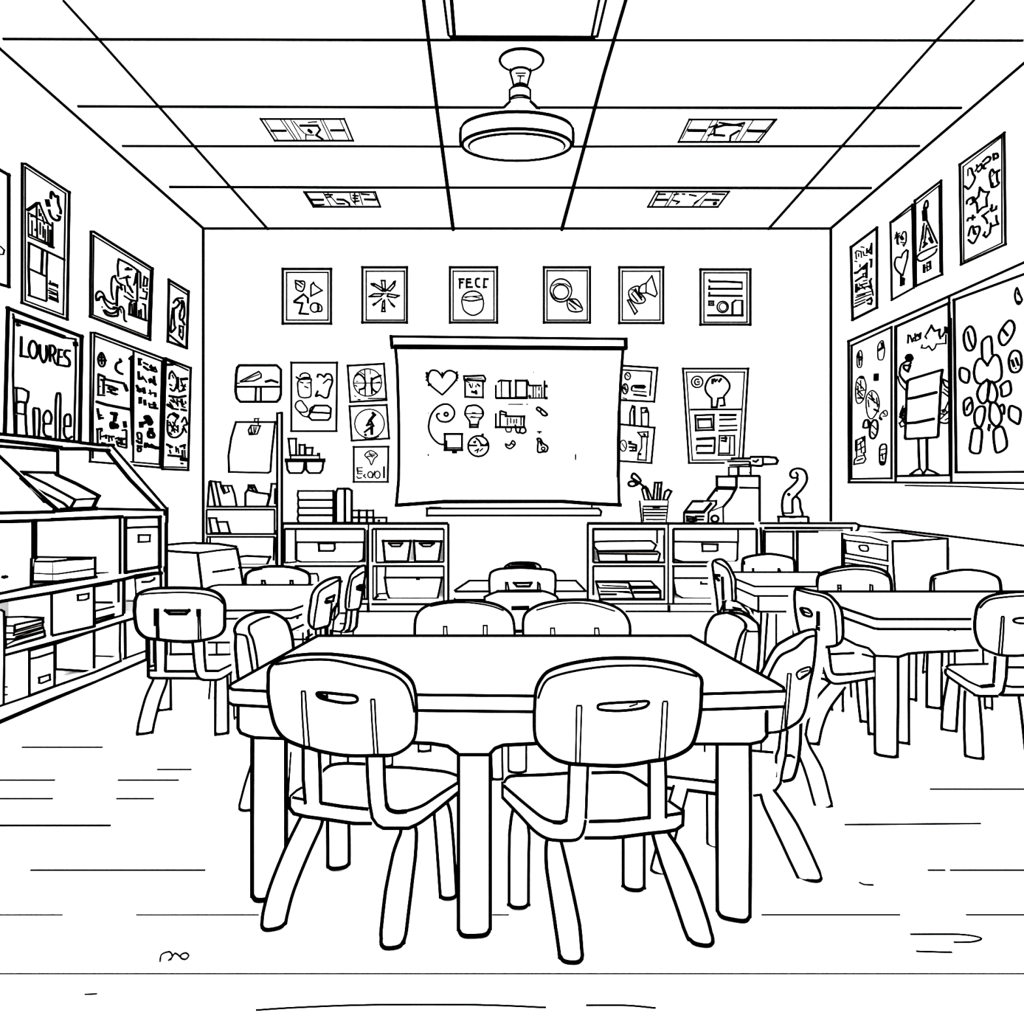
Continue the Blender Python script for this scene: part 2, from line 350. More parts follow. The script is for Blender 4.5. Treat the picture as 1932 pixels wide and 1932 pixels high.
t = Thing('wall_shelf', 'small wall shelf with two rounded bins slung below', 'shelf', mat='white_laminate')
m = t.part('board'); m.slab('C', 'c4.5 768,1097 1122,1097 1122,1112 768,1112', FY(YB - .16), .158, 4, 1)
for o in ('c 778,1112 945,1112 935,1195 915,1220 808,1220 788,1190', 'c 955,1112 1115,1112 1105,1190 1082,1220 985,1220 958,1190'):
    m = t.part('bin'); m.slab('C', o, FY(YB - .158), .15, 4.5, .97)
t.done()
BG = 'books standing on the small wall shelf'
for i, (o, lb) in enumerate([('c 797,907 865,907 865,1057 812,1057', 'tallest book on the small wall shelf'), ('c 897,963 945,963 945,1057 897,1057', 'middle-height book on the small wall shelf'),
             ('c 952,990 1015,990 1010,1057 952,1057', 'short wide book on the small wall shelf')]):
    t, m = single('book', lb, 'book', BG, 'white_paper'); m.slab('C', o, FY(YB - .13), .1, 4, 1); t.done()
t, m = single('tray', 'flat tray lying under the books on the small wall shelf', 'tray'); m.slab('C', 'c3 815,1060 1062,1060 1062,1042 1078,1042 1080,1096 815,1096', FY(YB - .15), .14, 3, 1)
t.done()

# projection screen
t = Thing('projection_screen', 'pull-down projection screen with small drawings of a heart, jar, bulb and train', 'screen', mat='white_fabric')
m = t.part('housing'); m.slab('D', 'c5 32,62 1855,82 1855,155 40,150', FY(6.72), .12, 5, 1)
m.art('D', '8 60,140 1850,155;8 1850,90 1852,155;7 35,65 40,140', FY(6.72))
m = t.part('cloth'); ps = FY(6.76); m.slab('D', 'c 68,150 1830,160 1812,400 1800,640 1792,900 1795,1180 1800,1370 1600,1358 1360,1340 440,1342 210,1362 75,1370 92,1180 95,900 92,640 82,300', ps, .01, 6, 1)
m.art('D', '''7 1800,640 1792,1150;8 70,1370 210,1360 440,1342 1360,1340 1600,1358 1815,1368;
s4 430,515 335,435 320,385 340,330 390,330 430,375;s4 430,375 460,335 500,328 545,360 535,400 480,465 430,515;4 430,340 430,385;300,345 330,350;300,375 320,378;300,400 325,405;5 320,440 345,435;550,335 525,345;555,360 535,362;555,385 535,385;548,405 530,400;5 310,340 318,400;5 540,340 545,385;
c4 598,370 750,365 765,390 760,410 600,395;c4 605,400 745,405 745,535 608,530;2 620,385 740,385;4 640,430 655,460;2 665,425 665,455;4 700,430 722,450;3 690,440 690,455;5 655,490 700,500;5 690,480 695,510;2 615,410 640,420;
4 845,540 845,440;4 860,415 880,403 968,407;888,405 890,535;5 952,405 955,535;4.5 845,540 1090,540;c4.5 1000,405 1085,405 1085,535 1000,535;4 1095,410 1100,440;4 1100,442 1200,442;1100,540 1220,540;1135,450 1135,535;2 1155,450 1155,535;1180,455 1180,480;1180,505 1180,535;1200,455 1200,535;4.5 1222,405 1222,540;6 1225,450 1245,447;6 1225,540 1245,540;5 1100,520 1115,530;
2 940,588 1055,588;2 1080,588 1095,588;
s4 445,900 400,890 350,840 325,770 340,680 380,620 430,590 480,590 520,630 520,680 480,720 420,720 390,690 390,665 410,660;e4 460,665 15,14;
c4.5 450,818 583,818 583,942 450,942;2.5 460,925 580,925;8 510,955 540,955;5 460,870 460,930;
s4 640,715 615,680 605,660 620,610 650,598 700,598 740,630 747,670 715,710;2.5 605,660 745,660;4 642,715 645,765 705,765 712,715;4 645,745 710,745;2 650,680 700,690;2 660,650 690,655;2 640,690 730,690;4 740,640 745,665;
4.5 845,660 845,765 1060,765;4.5 878,640 878,760;4 880,638 925,652 925,680;4.5 915,680 1065,682 1062,765;885,665 925,670;935,695 935,750;3 960,695 960,735;3 985,705 985,735;3 1005,700 1005,735;3 1040,690 1040,750;s 920,770 930,800 960,800 965,775;s4 995,745 1005,800 1030,810;s4 1040,765 1030,800 1055,812 1078,795 1065,760;
e4 710,912 80,80;4 635,905 700,908;4 725,908 780,905;s4 690,850 715,870 730,895 760,905 785,880;4 670,880 690,880;690,870 680,890;680,950 710,935 700,965;720,950 745,930;5 735,822 750,825;
cs4 1160,625 1180,612 1240,660 1235,675 1210,672 1190,650;3 1195,625 1190,655;3 1165,800 1200,800;5 1180,805 1188,808;cs3.5 920,895 950,905 975,870 995,895 960,930 930,920;3 960,890 985,900;cs4 1165,855 1190,855 1210,890 1245,915 1240,950 1215,955 1170,955 1172,880;4 1185,870 1200,910;e3 1212,932 14,12;2.5 1463,975 1463,1018;3 1134,340 1137,340;2.5 322,655 323,659;3 322,975 322,986''', ps, 3)
m = t.part('bottom_rail'); m.slab('D', 'c 312,1395 1640,1395 1662,1418 1655,1450 312,1450', FY(6.74), .05, 4.5, 1)
m.art('D', '4 330,1388 420,1390;3.5 1590,1355 1588,1385', FY(6.74)); t.done()

card('picture_card', 'tilted framed card half hidden behind the screen, upper of the two on its right', 'card', 'E', 'c 100,124 420,145 395,412 100,398',
 '3 100,158 375,172;3.5 375,172 360,365;e 185,210 22,28;2 175,195 195,215;e 165,310 22,40;4 150,300 175,320;2 160,270 175,340;s4 215,320 222,290 260,285 310,285 325,300;4.5 240,297 315,303;2.5 215,325 335,335;4 230,355 335,368;2 145,380 180,390', 4, 3, 'cards right of the screen')
t, m = single('picture_card', 'tilted box frame half hidden behind the screen, below the two small bottles', 'card', 'cards right of the screen', 'white_paper')
pb = FY(YB - .09); m.slab('E', 'c4 100,588 398,618 372,898 100,880', pb, .085, 4, .98)
m.art('E', 'e2.5 150,760 26,44;2 140,740 165,780;4 190,740 215,745 255,755;4 195,770 250,775;4 255,755 250,800 200,800;2 230,770 225,795;c3 295,690 340,690 330,875 265,870 270,820 295,780;c3 265,655 345,650 345,690 290,685;4 310,665 325,680;5 270,825 290,828;3 190,725 210,728 200,750', pb); t.done()
for o, lb in (('c 203,596 203,500 222,445 242,450 240,599', 'slim dark-edged bottle left of the two on the box frame'), ('c 295,604 292,462 335,460 350,500 347,608', 'wider bottle right of the two on the box frame')):
    t, m = single('bottle', lb, 'bottle', 'bottles on the box frame', 'white_plastic'); m.slab('E', o, FY(YB - .06), .05, 3.5, .95)
    if 'slim' in lb: m.art('E', '5 235,480 238,590;5 228,450 238,465', FY(YB - .06))
    else: m.art('E', '4 290,462 335,462;4 320,485 340,480;295,500 345,495', FY(YB - .06), 3)
    t.done()
t = Thing('poster', 'tapering framed poster of a light bulb with boxes of text below', 'poster', mat='white_paper')
m = t.part('frame', mat='white_paint'); m.slab('E', 'c 622,150 1138,150 1095,895 670,898', FY(YB - .02), .016, 4, 1)
m = t.part('print'); pp = FY(YB - .024); m.slab('E', 'c2.5 650,178 1110,178 1065,870 697,875', pp, .003, 3, 1)
m.art('E', '''e 735,255 45,45;s3 750,235 725,235 715,260 730,278 755,270;735,255 755,255;s4 850,385 808,340 800,290 830,228 880,205 935,210 985,260 988,310 945,370;4 850,385 850,455 890,455 900,385 940,380;4 945,375 952,440 915,445;5 855,270 857,240 875,235;4 875,255 895,235;5 905,255 925,230;4 680,475 1085,472;
c4 720,520 865,515 865,635 725,640;c3 740,548 845,545 850,615 745,620;4 745,555 840,553;5 912,517 1042,517;4 912,555 1042,550;3.5 912,603 1050,600;4 905,642 1050,635;6 730,708 875,700;4 875,700 870,815;5 730,762 850,762;5 730,818 870,818;730,762 730,800;c3 912,680 1030,680 1030,835 905,835;995,690 990,820 915,820;4 925,700 965,700 960,725 925,720;3 960,685 960,700''', pp, 3)
t.done()
# ---------------------------------------------------------------- right wall
RW = SX(XR - .02)
def wallcard(lb, tr, outer, inner, art, plane, wo=4, wi=2.5, w=2.5, nm='poster', cat='poster', grp=None):
    d = (XR if plane.p0.x > 0 else XL) - plane.p0.x; d *= .9
    t = Thing(nm, lb, cat, grp, 'white_paper')
    m = t.part('backing'); m.slab(tr, outer, plane, .01, wo, 1, (d, 0, 0))
    m.art(tr, art, plane, w)
    if inner:
        m2 = t.part('border'); 
        for pts, c, ww in strokes(tr, inner):
            P = [plane(*p) - V((d * .25, 0, 0)) for p in pts]; n = len(P)
            cc = sum(P, V()) / n; Q = [cc + (p - cc) * .985 for p in P]
            for i in range(n if c else n - 1):
                j = (i + 1) % n; m2.prism([P[i], P[j], Q[j], Q[i]], V((d * .2, 0, 0)))
            m2.line(P, wi, c)
    t.done()
RP = 'posters in a row high on the right wall'
wallcard('small crowded poster of scribbled stripes, nearest the back corner of the right wall', 'Hh', 'c5 247,1228 500,1038 500,1820 262,1940', None,
 '''2.5 280,1285 300,1262 340,1270 345,1330;290,1280 295,1345;280,1365 300,1370;315,1290 318,1320;340,1225 370,1230;360,1270 370,1310;3.5 400,1240 400,1280 430,1250 445,1195 445,1290 420,1275;380,1310 400,1310;4 430,1350 445,1350 442,1425;2.5 330,1395 330,1425;5 285,1480 310,1475;4 300,1480 400,1390 398,1530;5 370,1440 395,1420;4 290,1560 350,1520;c 360,1490 385,1480 388,1515 362,1520;5 300,1590 300,1670;4 320,1620 320,1650;3 330,1600 400,1580;3 310,1640 430,1605 450,1650;4 445,1535 430,1560 445,1620;2.5 300,1700 440,1660;290,1720 380,1690;285,1750 390,1705 440,1690;280,1780 380,1740;290,1800 300,1810;3 275,1815 380,1765;4 400,1750 440,1725 450,1750 440,1785 410,1780;3 450,1640 460,1700;2.5 360,1560 400,1550;340,1600 380,1640;2 320,1580 330,1610;2 400,1610 445,1640''', RW)
wallcard('narrow poster with a heart on a stick on the right wall', 'Hh', 'c4 632,985 845,812 860,1625 645,1745', '650,985 835,850',
 '''3 690,1080 700,1200;675,1110 720,1090;675,1130 700,1140 720,1110;670,1150 680,1120;5 735,1130 750,1150;s3 745,1100 760,1075 782,1090 782,1170 760,1215;730,1180 775,1185;750,1200 760,1220;690,1160 710,1200;4 700,1100 700,1190;735,1110 760,1150;
 s3.5 735,1330 700,1325 680,1345 672,1400 690,1450 735,1495 750,1495;3.5 735,1335 750,1290 785,1255 802,1265 795,1340 765,1450 750,1510;4 735,1500 735,1600 760,1590 765,1540 750,1530;6 745,1540 748,1590''', RW, 4, 2.5)
wallcard('narrow poster with a tall pointed tower on the right wall', 'Hh', 'c4.5 872,772 1128,578 1138,1495 882,1608', '885,800 1105,625 1115,1475',
 '''s3.5 960,830 970,790 985,770 997,790 997,835;5 962,840 968,850 990,840;9 975,870 980,960;3 960,990 915,1270;3.5 985,960 1090,1190;3 985,1010 960,1210 950,1220;3 995,1040 1045,1180;6 1020,1140 1045,1180;4 955,1020 945,1150;970,1120 975,1135;4 950,1230 985,1195 960,1180;
 s3.5 1085,1215 1000,1250 920,1290 885,1330;s3.5 1085,1240 1070,1280 1000,1330 925,1365 890,1340;5 962,1400 965,1475;4 990,1385 1020,1370 1025,1440;985,1400 990,1460 1020,1440;970,1430 1020,1410''', RW, 4.5, 2.5)
wallcard('largest framed poster of stars and hearts, nearest the viewer on the right wall', 'Hh', 'c4.5 1312,418 1748,108 1760,1200 1325,1398', 'c 1342,440 1720,148 1722,1185 1348,1365',
 '''2.5 1388,462 1388,530;s4 1405,455 1425,460 1440,510 1460,545 1440,600 1400,655 1385,650 1360,630;s3.5 1475,420 1480,450 1460,485;s3.5 1480,445 1500,430 1520,410 1525,450 1495,490 1485,480;s4 1535,390 1580,345 1610,350 1600,385 1550,420 1545,455 1565,455;4 1640,310 1645,375;s4 1645,320 1675,310 1685,345 1665,358;
 cs4 1610,490 1630,465 1650,495 1695,475 1675,500 1680,580 1695,600 1665,630 1625,640 1615,590 1605,540;2 1620,535 1650,500;5 1630,600 1632,635;c4 1508,645 1545,685 1595,688 1572,740 1575,825 1530,840 1487,885 1478,800 1455,770 1495,730;s4 1380,805 1385,770 1430,740 1450,745 1440,790 1415,810;5 1440,745 1450,790;s4 1385,975 1395,945 1430,940 1460,935;4 1440,910 1435,965;
 4 1670,820 1665,855 1625,875 1610,850;4 1625,810 1625,850;4 1595,875 1535,920 1570,955 1582,995;4 1668,915 1670,960 1685,1000 1620,1025 1612,990;4 1615,1020 1605,1090 1570,1130 1545,1110 1560,1075;s4 1395,1120 1415,1040 1440,1025 1450,1090 1470,1100;s4 1465,1030 1500,1025 1505,1070 1470,1150 1440,1190 1395,1155;5 1455,1070 1460,1100''', RW, 4.5, 2.5)

t = Thing('bulletin_board', 'long framed bulletin board of three panels on the right wall', 'board', mat='white_paper')
pb = SX(XR - .05); pc = SX(XR - .056)
m = t.part('frame', mat='white_laminate'); m.slab('_', 'c 1603,644 1932,496 2140,402 2140,912 1604,910', pb, .02, 5, 1, (.045, 0, 0))
m.art('I', '4.5 600,375 602,1835;4 1100,90 1105,300;4.5 1118,300 1122,1835', pb)
m = t.part('panel'); m.slab('I', 'c4 190,555 562,382 562,1795 188,1800', pc, .02, 5, 1, (.005, 0, 0))
m.art('I', '''cs 268,600 285,640 280,740 260,760 240,740 240,640;3 255,620 260,740;5 245,660 285,665;3 270,690 290,670;cs 475,508 490,560 495,600 480,680 440,685 432,640 435,550;5 440,600 480,575;4 470,530 480,580;9 430,820 428,880;
 cs 285,840 310,880 322,950 300,1050 260,1095 230,1070 225,950 240,870;2.5 240,900 300,960;235,960 290,1020;245,930 250,1000;270,880 275,960;4 250,1045 290,1045;6 275,850 300,855;2.5 260,980 310,970;2.5 240,1000 300,1060;
 cs 380,975 430,1020 445,1120 410,1200 370,1240 335,1200 322,1100 330,1020;2.5 350,1010 400,1060;340,1060 350,1130;370,1030 400,1090;420,1040 430,1130;4 400,1150 440,1170;2.5 345,1040 440,1110;2.5 375,990 380,1060;
 s 455,1240 455,1200 500,1160 520,1180 515,1210 480,1215;5 455,1230 470,1245;480,1180 500,1200;cs4 300,1300 310,1260 340,1250 365,1290 340,1320 300,1320;cs4 370,1290 400,1250 430,1270 430,1360 400,1420 365,1410 360,1350;380,1300 420,1340;2.5 375,1360 410,1400;4 345,1260 350,1320;
 c3 230,1440 310,1405 315,1550 300,1560 320,1615 300,1650 210,1665 215,1620 235,1600;5 235,1440 235,1540;2.5 250,1480 300,1440;250,1530 300,1500;270,1450 280,1560;250,1590 300,1580;4 290,1410 300,1440;3 240,1630 290,1610;cs3.5 455,1500 495,1475 515,1500 508,1600 495,1660 460,1665 450,1610;460,1530 500,1520;2.5 470,1560 480,1620;6 465,1645 490,1650;2.5 460,1580 505,1560''', pc, 2.5)
m = t.part('panel'); m.slab('I', 'c5 605,378 1100,158 1112,1765 606,1775', pc, .02, 5, 1, (.005, 0, 0))
m.art('I', '''3.5 715,535 718,460 735,460 755,515 770,480;755,510 790,510 830,490;780,440 785,500;3.5 800,450 830,480 835,430;3 790,470 830,440;4 895,440 935,370 965,420 1012,405 1008,450 1020,490;890,440 875,470 890,490;4 1035,470 1065,420 1065,385 1078,390 1078,440;3 1070,450 1068,535 980,540 965,580 940,600 908,558 880,580 840,575 848,545;
 cs9 720,665 740,650 755,675 735,690;s4 705,700 655,735 640,790 645,840 700,905;s4 720,800 680,770 680,740 720,740 745,715;5 720,790 740,740;s3 620,840 640,910 700,980;s3 660,870 690,905 715,910;
 5 705,1000 715,885 740,870 1040,780;5 1042,780 1030,840 1015,1120 1000,1400 985,1412 700,1428 690,1400;4.5 705,1000 695,1300 690,1425;6 730,1050 790,1040 985,992;6 710,1280 790,1275 960,1240;4.5 815,1425 818,1550 825,1705;5 895,1420 897,1705;
 4 825,1705 790,1720 735,1760;3 830,1705 850,1735 850,1760;4 890,1710 860,1750;4 895,1710 960,1735 1005,1760;5 740,1765 980,1765;s3 670,1115 640,1200 680,1180;3.5 680,1140 640,1220 690,1200;640,1280 690,1210;630,1275 650,1315 690,1300;4 640,1220 690,1250;2.5 650,1180 690,1160;3 660,1250 690,1290;
 3.5 1045,870 1105,900;s3.5 1040,880 1060,930 1105,960;2.5 1050,960 1100,1000;3 1040,990 1105,1040;3 1030,1160 1060,1150 1090,1080;2.5 1060,1150 1080,1190;3 1020,1190 1060,1200 1100,1160;5 1050,1160 1050,1180;s3.5 1015,1270 1050,1280 1090,1275 1105,1240;2.5 1020,1240 1060,1200;2.5 1060,1250 1095,1230''', pc, 3)
m = t.part('panel'); m.slab('_', 'c5 1802,566 1932,518 2130,444 2130,889 1806,891', pc, .02, 5, 1, (.005, 0, 0))
m.art('I', '''cs 1300,375 1335,420 1348,510 1330,580 1290,603 1255,570 1238,480 1255,410;4 1275,425 1290,500 1320,570;cs 1660,322 1700,340 1712,400 1680,480 1620,550 1580,530 1568,460 1600,390;5 1605,405 1650,460;3.5 cs 1733,15 1760,80 1780,130 1750,170 1725,140 1715,80;2.5 1735,60 1745,80;5 1745,145 1770,150;
 s4.5 1412,680 1408,560 1415,510 1465,470 1495,490 1505,640;s4.5 1412,680 1380,680 1350,720 1335,800 1345,870 1375,908 1420,908;4.5 1412,680 1460,738 1505,660;s4.5 1505,660 1540,640 1575,680 1593,780 1585,860 1540,895 1490,895;4.5 1420,905 1455,872 1485,895;
 cs4.5 1460,880 1400,920 1365,1000 1385,1070 1420,1095 1455,1060 1475,960;cs4.5 1490,895 1530,930 1552,1010 1530,1080 1495,1085 1460,1050;4.5 1475,880 1460,1060 1495,1100;cs4.5 1495,1090 1545,1100 1585,1180 1590,1250 1560,1300 1530,1305 1485,1250 1480,1180;cs4.5 1375,1130 1432,1132 1430,1220 1405,1300 1380,1315 1345,1280 1340,1190;
 cs4.5 1205,770 1250,770 1290,805 1278,895 1240,895 1205,860;cs4.5 1650,885 1675,920 1672,1000 1600,1030 1590,970 1585,930;cs4.5 1720,600 1765,625 1778,700 1770,770 1730,805 1680,790 1660,700 1680,625;5 1690,690 1710,750;4.5 1725,670 1750,740;3 1722,765 1724,772;cs4.5 1295,1040 1315,1075 1320,1150 1290,1200 1250,1200 1238,1120 1245,1070;4 1300,1085 1270,1130 1265,1160;
 s4.5 1570,1130 1600,1105 1618,1140 1612,1200;cs4.5 1670,1125 1720,1130 1768,1170 1755,1280 1720,1275 1662,1225;5 1480,1290 1475,1330;4 1465,1335 1475,1350;cs4.5 1320,1350 1340,1330 1405,1345 1400,1480 1380,1560 1300,1540 1305,1440;cs4.5 1525,1340 1590,1312 1625,1380 1638,1500 1550,1555 1525,1480 1518,1400''', pc, 4.5)
t.done()

# ---------------------------------------------------------------- left wall
LW = SX(XL + .02)
wallcard('poster cut off by the left edge of the view, high on the left wall', '_', 'c6 -90,262 0,322 14,330 14,541 0,537 -90,508', None, '3 -5,465 0,465 7,472 5,480 -5,480', LW, 6)
wallcard('tall poster of a striped temple and blank windows on the left wall', 'Fm', 'c5 203,95 238,97 655,370 635,1590 200,1430', 'c3 236,130 622,382 602,1545 236,1408',
 '''6 255,540 300,510 345,475;4 345,470 370,472 400,550 450,660 480,690;265,565 350,620 490,690;265,565 268,800;3.5 345,480 345,590 350,800;370,530 372,600;300,640 302,790;330,720 330,740;385,570 390,600;3 380,660 380,775;407,695 407,805;427,725 427,850;455,690 455,870;475,730 475,860;4 495,660 495,900;3.5 265,770 350,810 500,880;275,800 500,895;5 460,885 505,900;2 300,580 320,590;400,600 420,680;4 290,600 330,600;
 c4.5 270,855 605,1015;4.5 270,855 265,1090 275,1350 265,1360;4 275,1360 435,1415;5 398,925 388,1155;4 445,945 440,1100 440,1410;4 265,1100 430,1175;
 s5 478,430 480,375 495,372 520,410 545,410 550,480 572,540 570,575;s5 565,600 555,635 520,635 480,600 460,535;8 435,440 450,505;4 540,590 560,610;
 3 475,1215 480,1240;5 465,1245 540,1270;3 500,1240 545,1260 545,1290;465,1290 545,1320;460,1310 545,1350;465,1335 550,1360;3 465,1360 550,1400;5 465,1385 545,1415;3 545,1330 550,1430''', LW, 4.5, 3, 3)
wallcard('wide framed poster of a curling snake beside a sign on the left wall', 'Fm', 'c5 862,748 890,748 1452,1102 1428,1785 855,1562', 'c3 892,785 1440,1122 1412,1752 885,1545',
 '''s4 1130,1010 1230,1060 1300,1110 1338,1140;4 1130,1010 1120,1080 1128,1180;4 1338,1140 1338,1290;4 1310,1110 1308,1415;3 1140,1200 1190,1190 1225,1170;5 1195,1110 1250,1110;5 1215,1090 1220,1115;4 1180,1190 1240,1185;4 1300,1150 1285,1240 1275,1260;
 s4 1100,1170 1065,1200 1062,1330 1080,1400;s4 1095,1180 1120,1230 1170,1260;s5 1120,1270 1112,1340 1110,1460;3 1130,1280 1170,1300;4 1150,1260 1160,1310;1190,1260 1195,1330;4 1205,1200 1220,1270;5 1230,1270 1262,1330;1215,1330 1270,1380;1185,1365 1240,1400;4 1240,1400 1300,1415;
 s4 915,1400 915,1350 945,1320 980,1340 1010,1400 1060,1435;s4 930,1400 970,1370 1000,1430 1040,1480 1090,1490;5 915,1405 940,1400;4 1070,1440 1105,1435;5 1080,1475 1110,1480;s5 985,1500 1010,1540 1060,1558 1115,1555;s4 1000,1500 1050,1530 1100,1520 1130,1480;s4 1125,1550 1125,1510 1150,1465 1180,1500 1185,1590 1205,1610;3 973,1465 975,1478;3 1150,1490 1160,1530;
 4.5 1235,1440 1232,1540 1395,1600;4 1235,1440 1260,1410;4 1300,1420 1300,1560;3 1260,1440 1262,1540;1280,1430 1280,1560;1325,1500 1325,1570;1345,1490 1348,1580;4 1385,1450 1388,1590;4 1360,1440 1385,1450;4 1335,1380 1395,1395;c3.5 1378,1180 1408,1200 1400,1270 1368,1265;1365,1290 1370,1320 1405,1330;1405,1330 1395,1385;3 1405,1290 1405,1305''', LW, 5, 3, 3.5)
wallcard('smallest framed poster on the left wall, nearest the back corner', 'Fm', 'c5 1610,1210 1798,1322 1780,1865 1600,1800', '1630,1250 1790,1350',
 's4 1655,1430 1690,1390 1745,1385;s4 1690,1400 1715,1430 1690,1470 1660,1500 1665,1640 1675,1670 1640,1710 1630,1700 1635,1600 1650,1480;s4 1735,1410 1755,1430 1760,1540 1745,1585 1720,1590 1715,1540 1735,1480 1735,1410;3 1720,1500 1725,1560;5 1740,1600 1760,1640;c3.5 1715,1650 1750,1660 1750,1740 1740,1780 1712,1740;3 1725,1680 1730,1720;4 1620,1740 1680,1790 1760,1850', LW, 5.5, 3)
wallcard('big framed poster reading LOURES with bottles below, nearest the viewer on the left wall', 'G', 'c7 62,58 768,330 750,1400 30,1340', '5 118,110 128,150 118,700 135,1290;3 720,360 722,600 705,1340',
 '''8 140,175 300,225 600,335;4 600,340 720,355;5 160,180 160,220 180,222;9 705,385 708,420;4 115,150 150,180;
 5 195,330 192,515 258,527;cs5 305,372 335,400 348,450 340,510 315,540 285,520 268,460 278,400;s5 372,405 375,500 390,550 408,578 432,545 438,500 435,415;5 468,410 470,570;s5 468,415 500,420 520,450 515,490 490,510 475,505;4 500,515 520,585 540,600;4.5 590,460 555,455 545,600 620,615;4.5 550,525 585,525;s5 660,467 620,467 610,510 650,550 658,590 645,615 600,610;
 4.5 135,820 210,830 262,860 262,910 248,965;5 150,965 180,955 240,965;4 150,830 152,960;150,960 150,1070;5 235,970 232,1075;4 150,1065 230,1078;4.5 238,1080 240,1180 250,1300;4 150,1080 150,1290;s4.5 320,1290 315,1170 312,1030 340,1020 368,1035 370,1160 362,1290;4 320,1040 325,1290;
 s4.5 410,1150 410,1090 445,1040 478,1070 485,1120 472,1168;4.5 410,1168 478,1168;s4.5 410,1168 410,1240 430,1280 480,1290;5 415,1160 425,1168;s4.5 525,1300 525,1000 535,890 548,875 570,895 568,1100 565,1310;4.5 s 610,1190 610,1110 635,1078 665,1090 668,1190;4.5 610,1190 668,1190;s4.5 605,1200 608,1270 640,1310 680,1290''', LW, 8, 4, 4)
wallcard('wide poster of letters and tiny drawings in two columns on the left wall', 'G', 'c4.5 862,292 900,292 1562,542 1532,1588 1240,1562 855,1530', '3.5 905,325 1548,568 1525,1555 1230,1530;5 900,300 885,1100 885,1500',
 '''4 1272,470 1270,1530;5 1250,520 1248,1000 1262,1370;5 1230,545 1262,520;
 cs4 965,485 995,530 995,600 965,618 940,590 935,530;5 940,560 1005,560;965,500 970,600;4 945,530 985,530;s5 1140,545 1150,570 1110,590 1100,640 1130,675 1165,690;3 1135,580 1150,550;
 5 935,692 990,715 1000,740 1180,780;4 935,692 935,890 995,895;4.5 985,740 985,880;5 960,745 980,750;7 1185,795 1205,850;3 955,805 957,810;4 1010,795 1070,810 1120,840;4 1030,820 1060,855;5 1050,810 1115,835;1020,860 1060,865 1120,885;5 1060,870 1100,885;1030,830 1100,850;
 6 915,955 1010,985 1240,1030;5 925,1020 935,1075 945,1125;5 945,1110 978,1112;4 945,1080 965,1085;7 1055,1065 1095,1075 1085,1140;12 1060,1190 1090,1190;4 cs 1060,1150 1100,1170 1095,1205 1060,1210 1048,1180;7 1180,1145 1188,1200;4 1165,1230 1200,1225;5 920,1220 960,1215 965,1240;4 925,1220 930,1360;3 955,1240 957,1320;4 970,1290 1010,1280 1010,1310;1035,1275 1040,1340;5 1040,1290 1080,1290;3 1065,1300 1070,1330;4 1100,1310 1130,1300;5 1130,1320 1190,1310;5 1130,1350 1180,1365;1125,1380 1205,1400;4 1205,1230 1205,1400;5 1150,1300 1160,1370;4 1110,1330 1120,1370;4 970,1350 1000,1355;
 6 1325,540 1325,605;5 1320,545 1345,550;1345,590 1345,605;4 1370,580 1410,600;5 1370,620 1410,650;6 1430,620 1470,640;1430,650 1490,670;1480,620 1500,670;4 1440,600 1450,660;5 1320,665 1322,740;6 1325,735 1360,730;1360,710 1400,770;5 1420,740 1430,775;6 1430,740 1480,790;5 1465,710 1475,790;6 1300,800 1330,860;5 1310,850 1340,835;6 1365,820 1375,875;1340,850 1370,860;1430,840 1440,890;1420,875 1480,870;5 1480,870 1480,910;c4 1330,920 1345,920 1345,965 1330,965;6 1375,935 1380,990;1420,965 1430,1015;1430,980 1490,985;6 1465,960 1480,1020;5 1440,1010 1500,1020;
 cs7 1380,1105 1410,1100 1440,1150 1420,1170 1400,1130;8 1335,1150 1340,1200;6 1345,1170 1390,1150;9 1430,1210 1430,1260;cs6 1415,1245 1460,1260 1460,1295 1415,1290;cs4 1310,1255 1345,1260 1350,1300 1320,1310;4 1350,1280 1350,1360;5 1300,1330 1330,1350;5 1310,1380 1350,1385;cs4 1315,1400 1345,1405 1340,1430 1315,1430;6 1385,1350 1380,1395;7 1400,1375 1500,1400;5 1400,1355 1420,1390;6 1440,1370 1480,1400''', LW, 4.5, 3.5, 3.5)
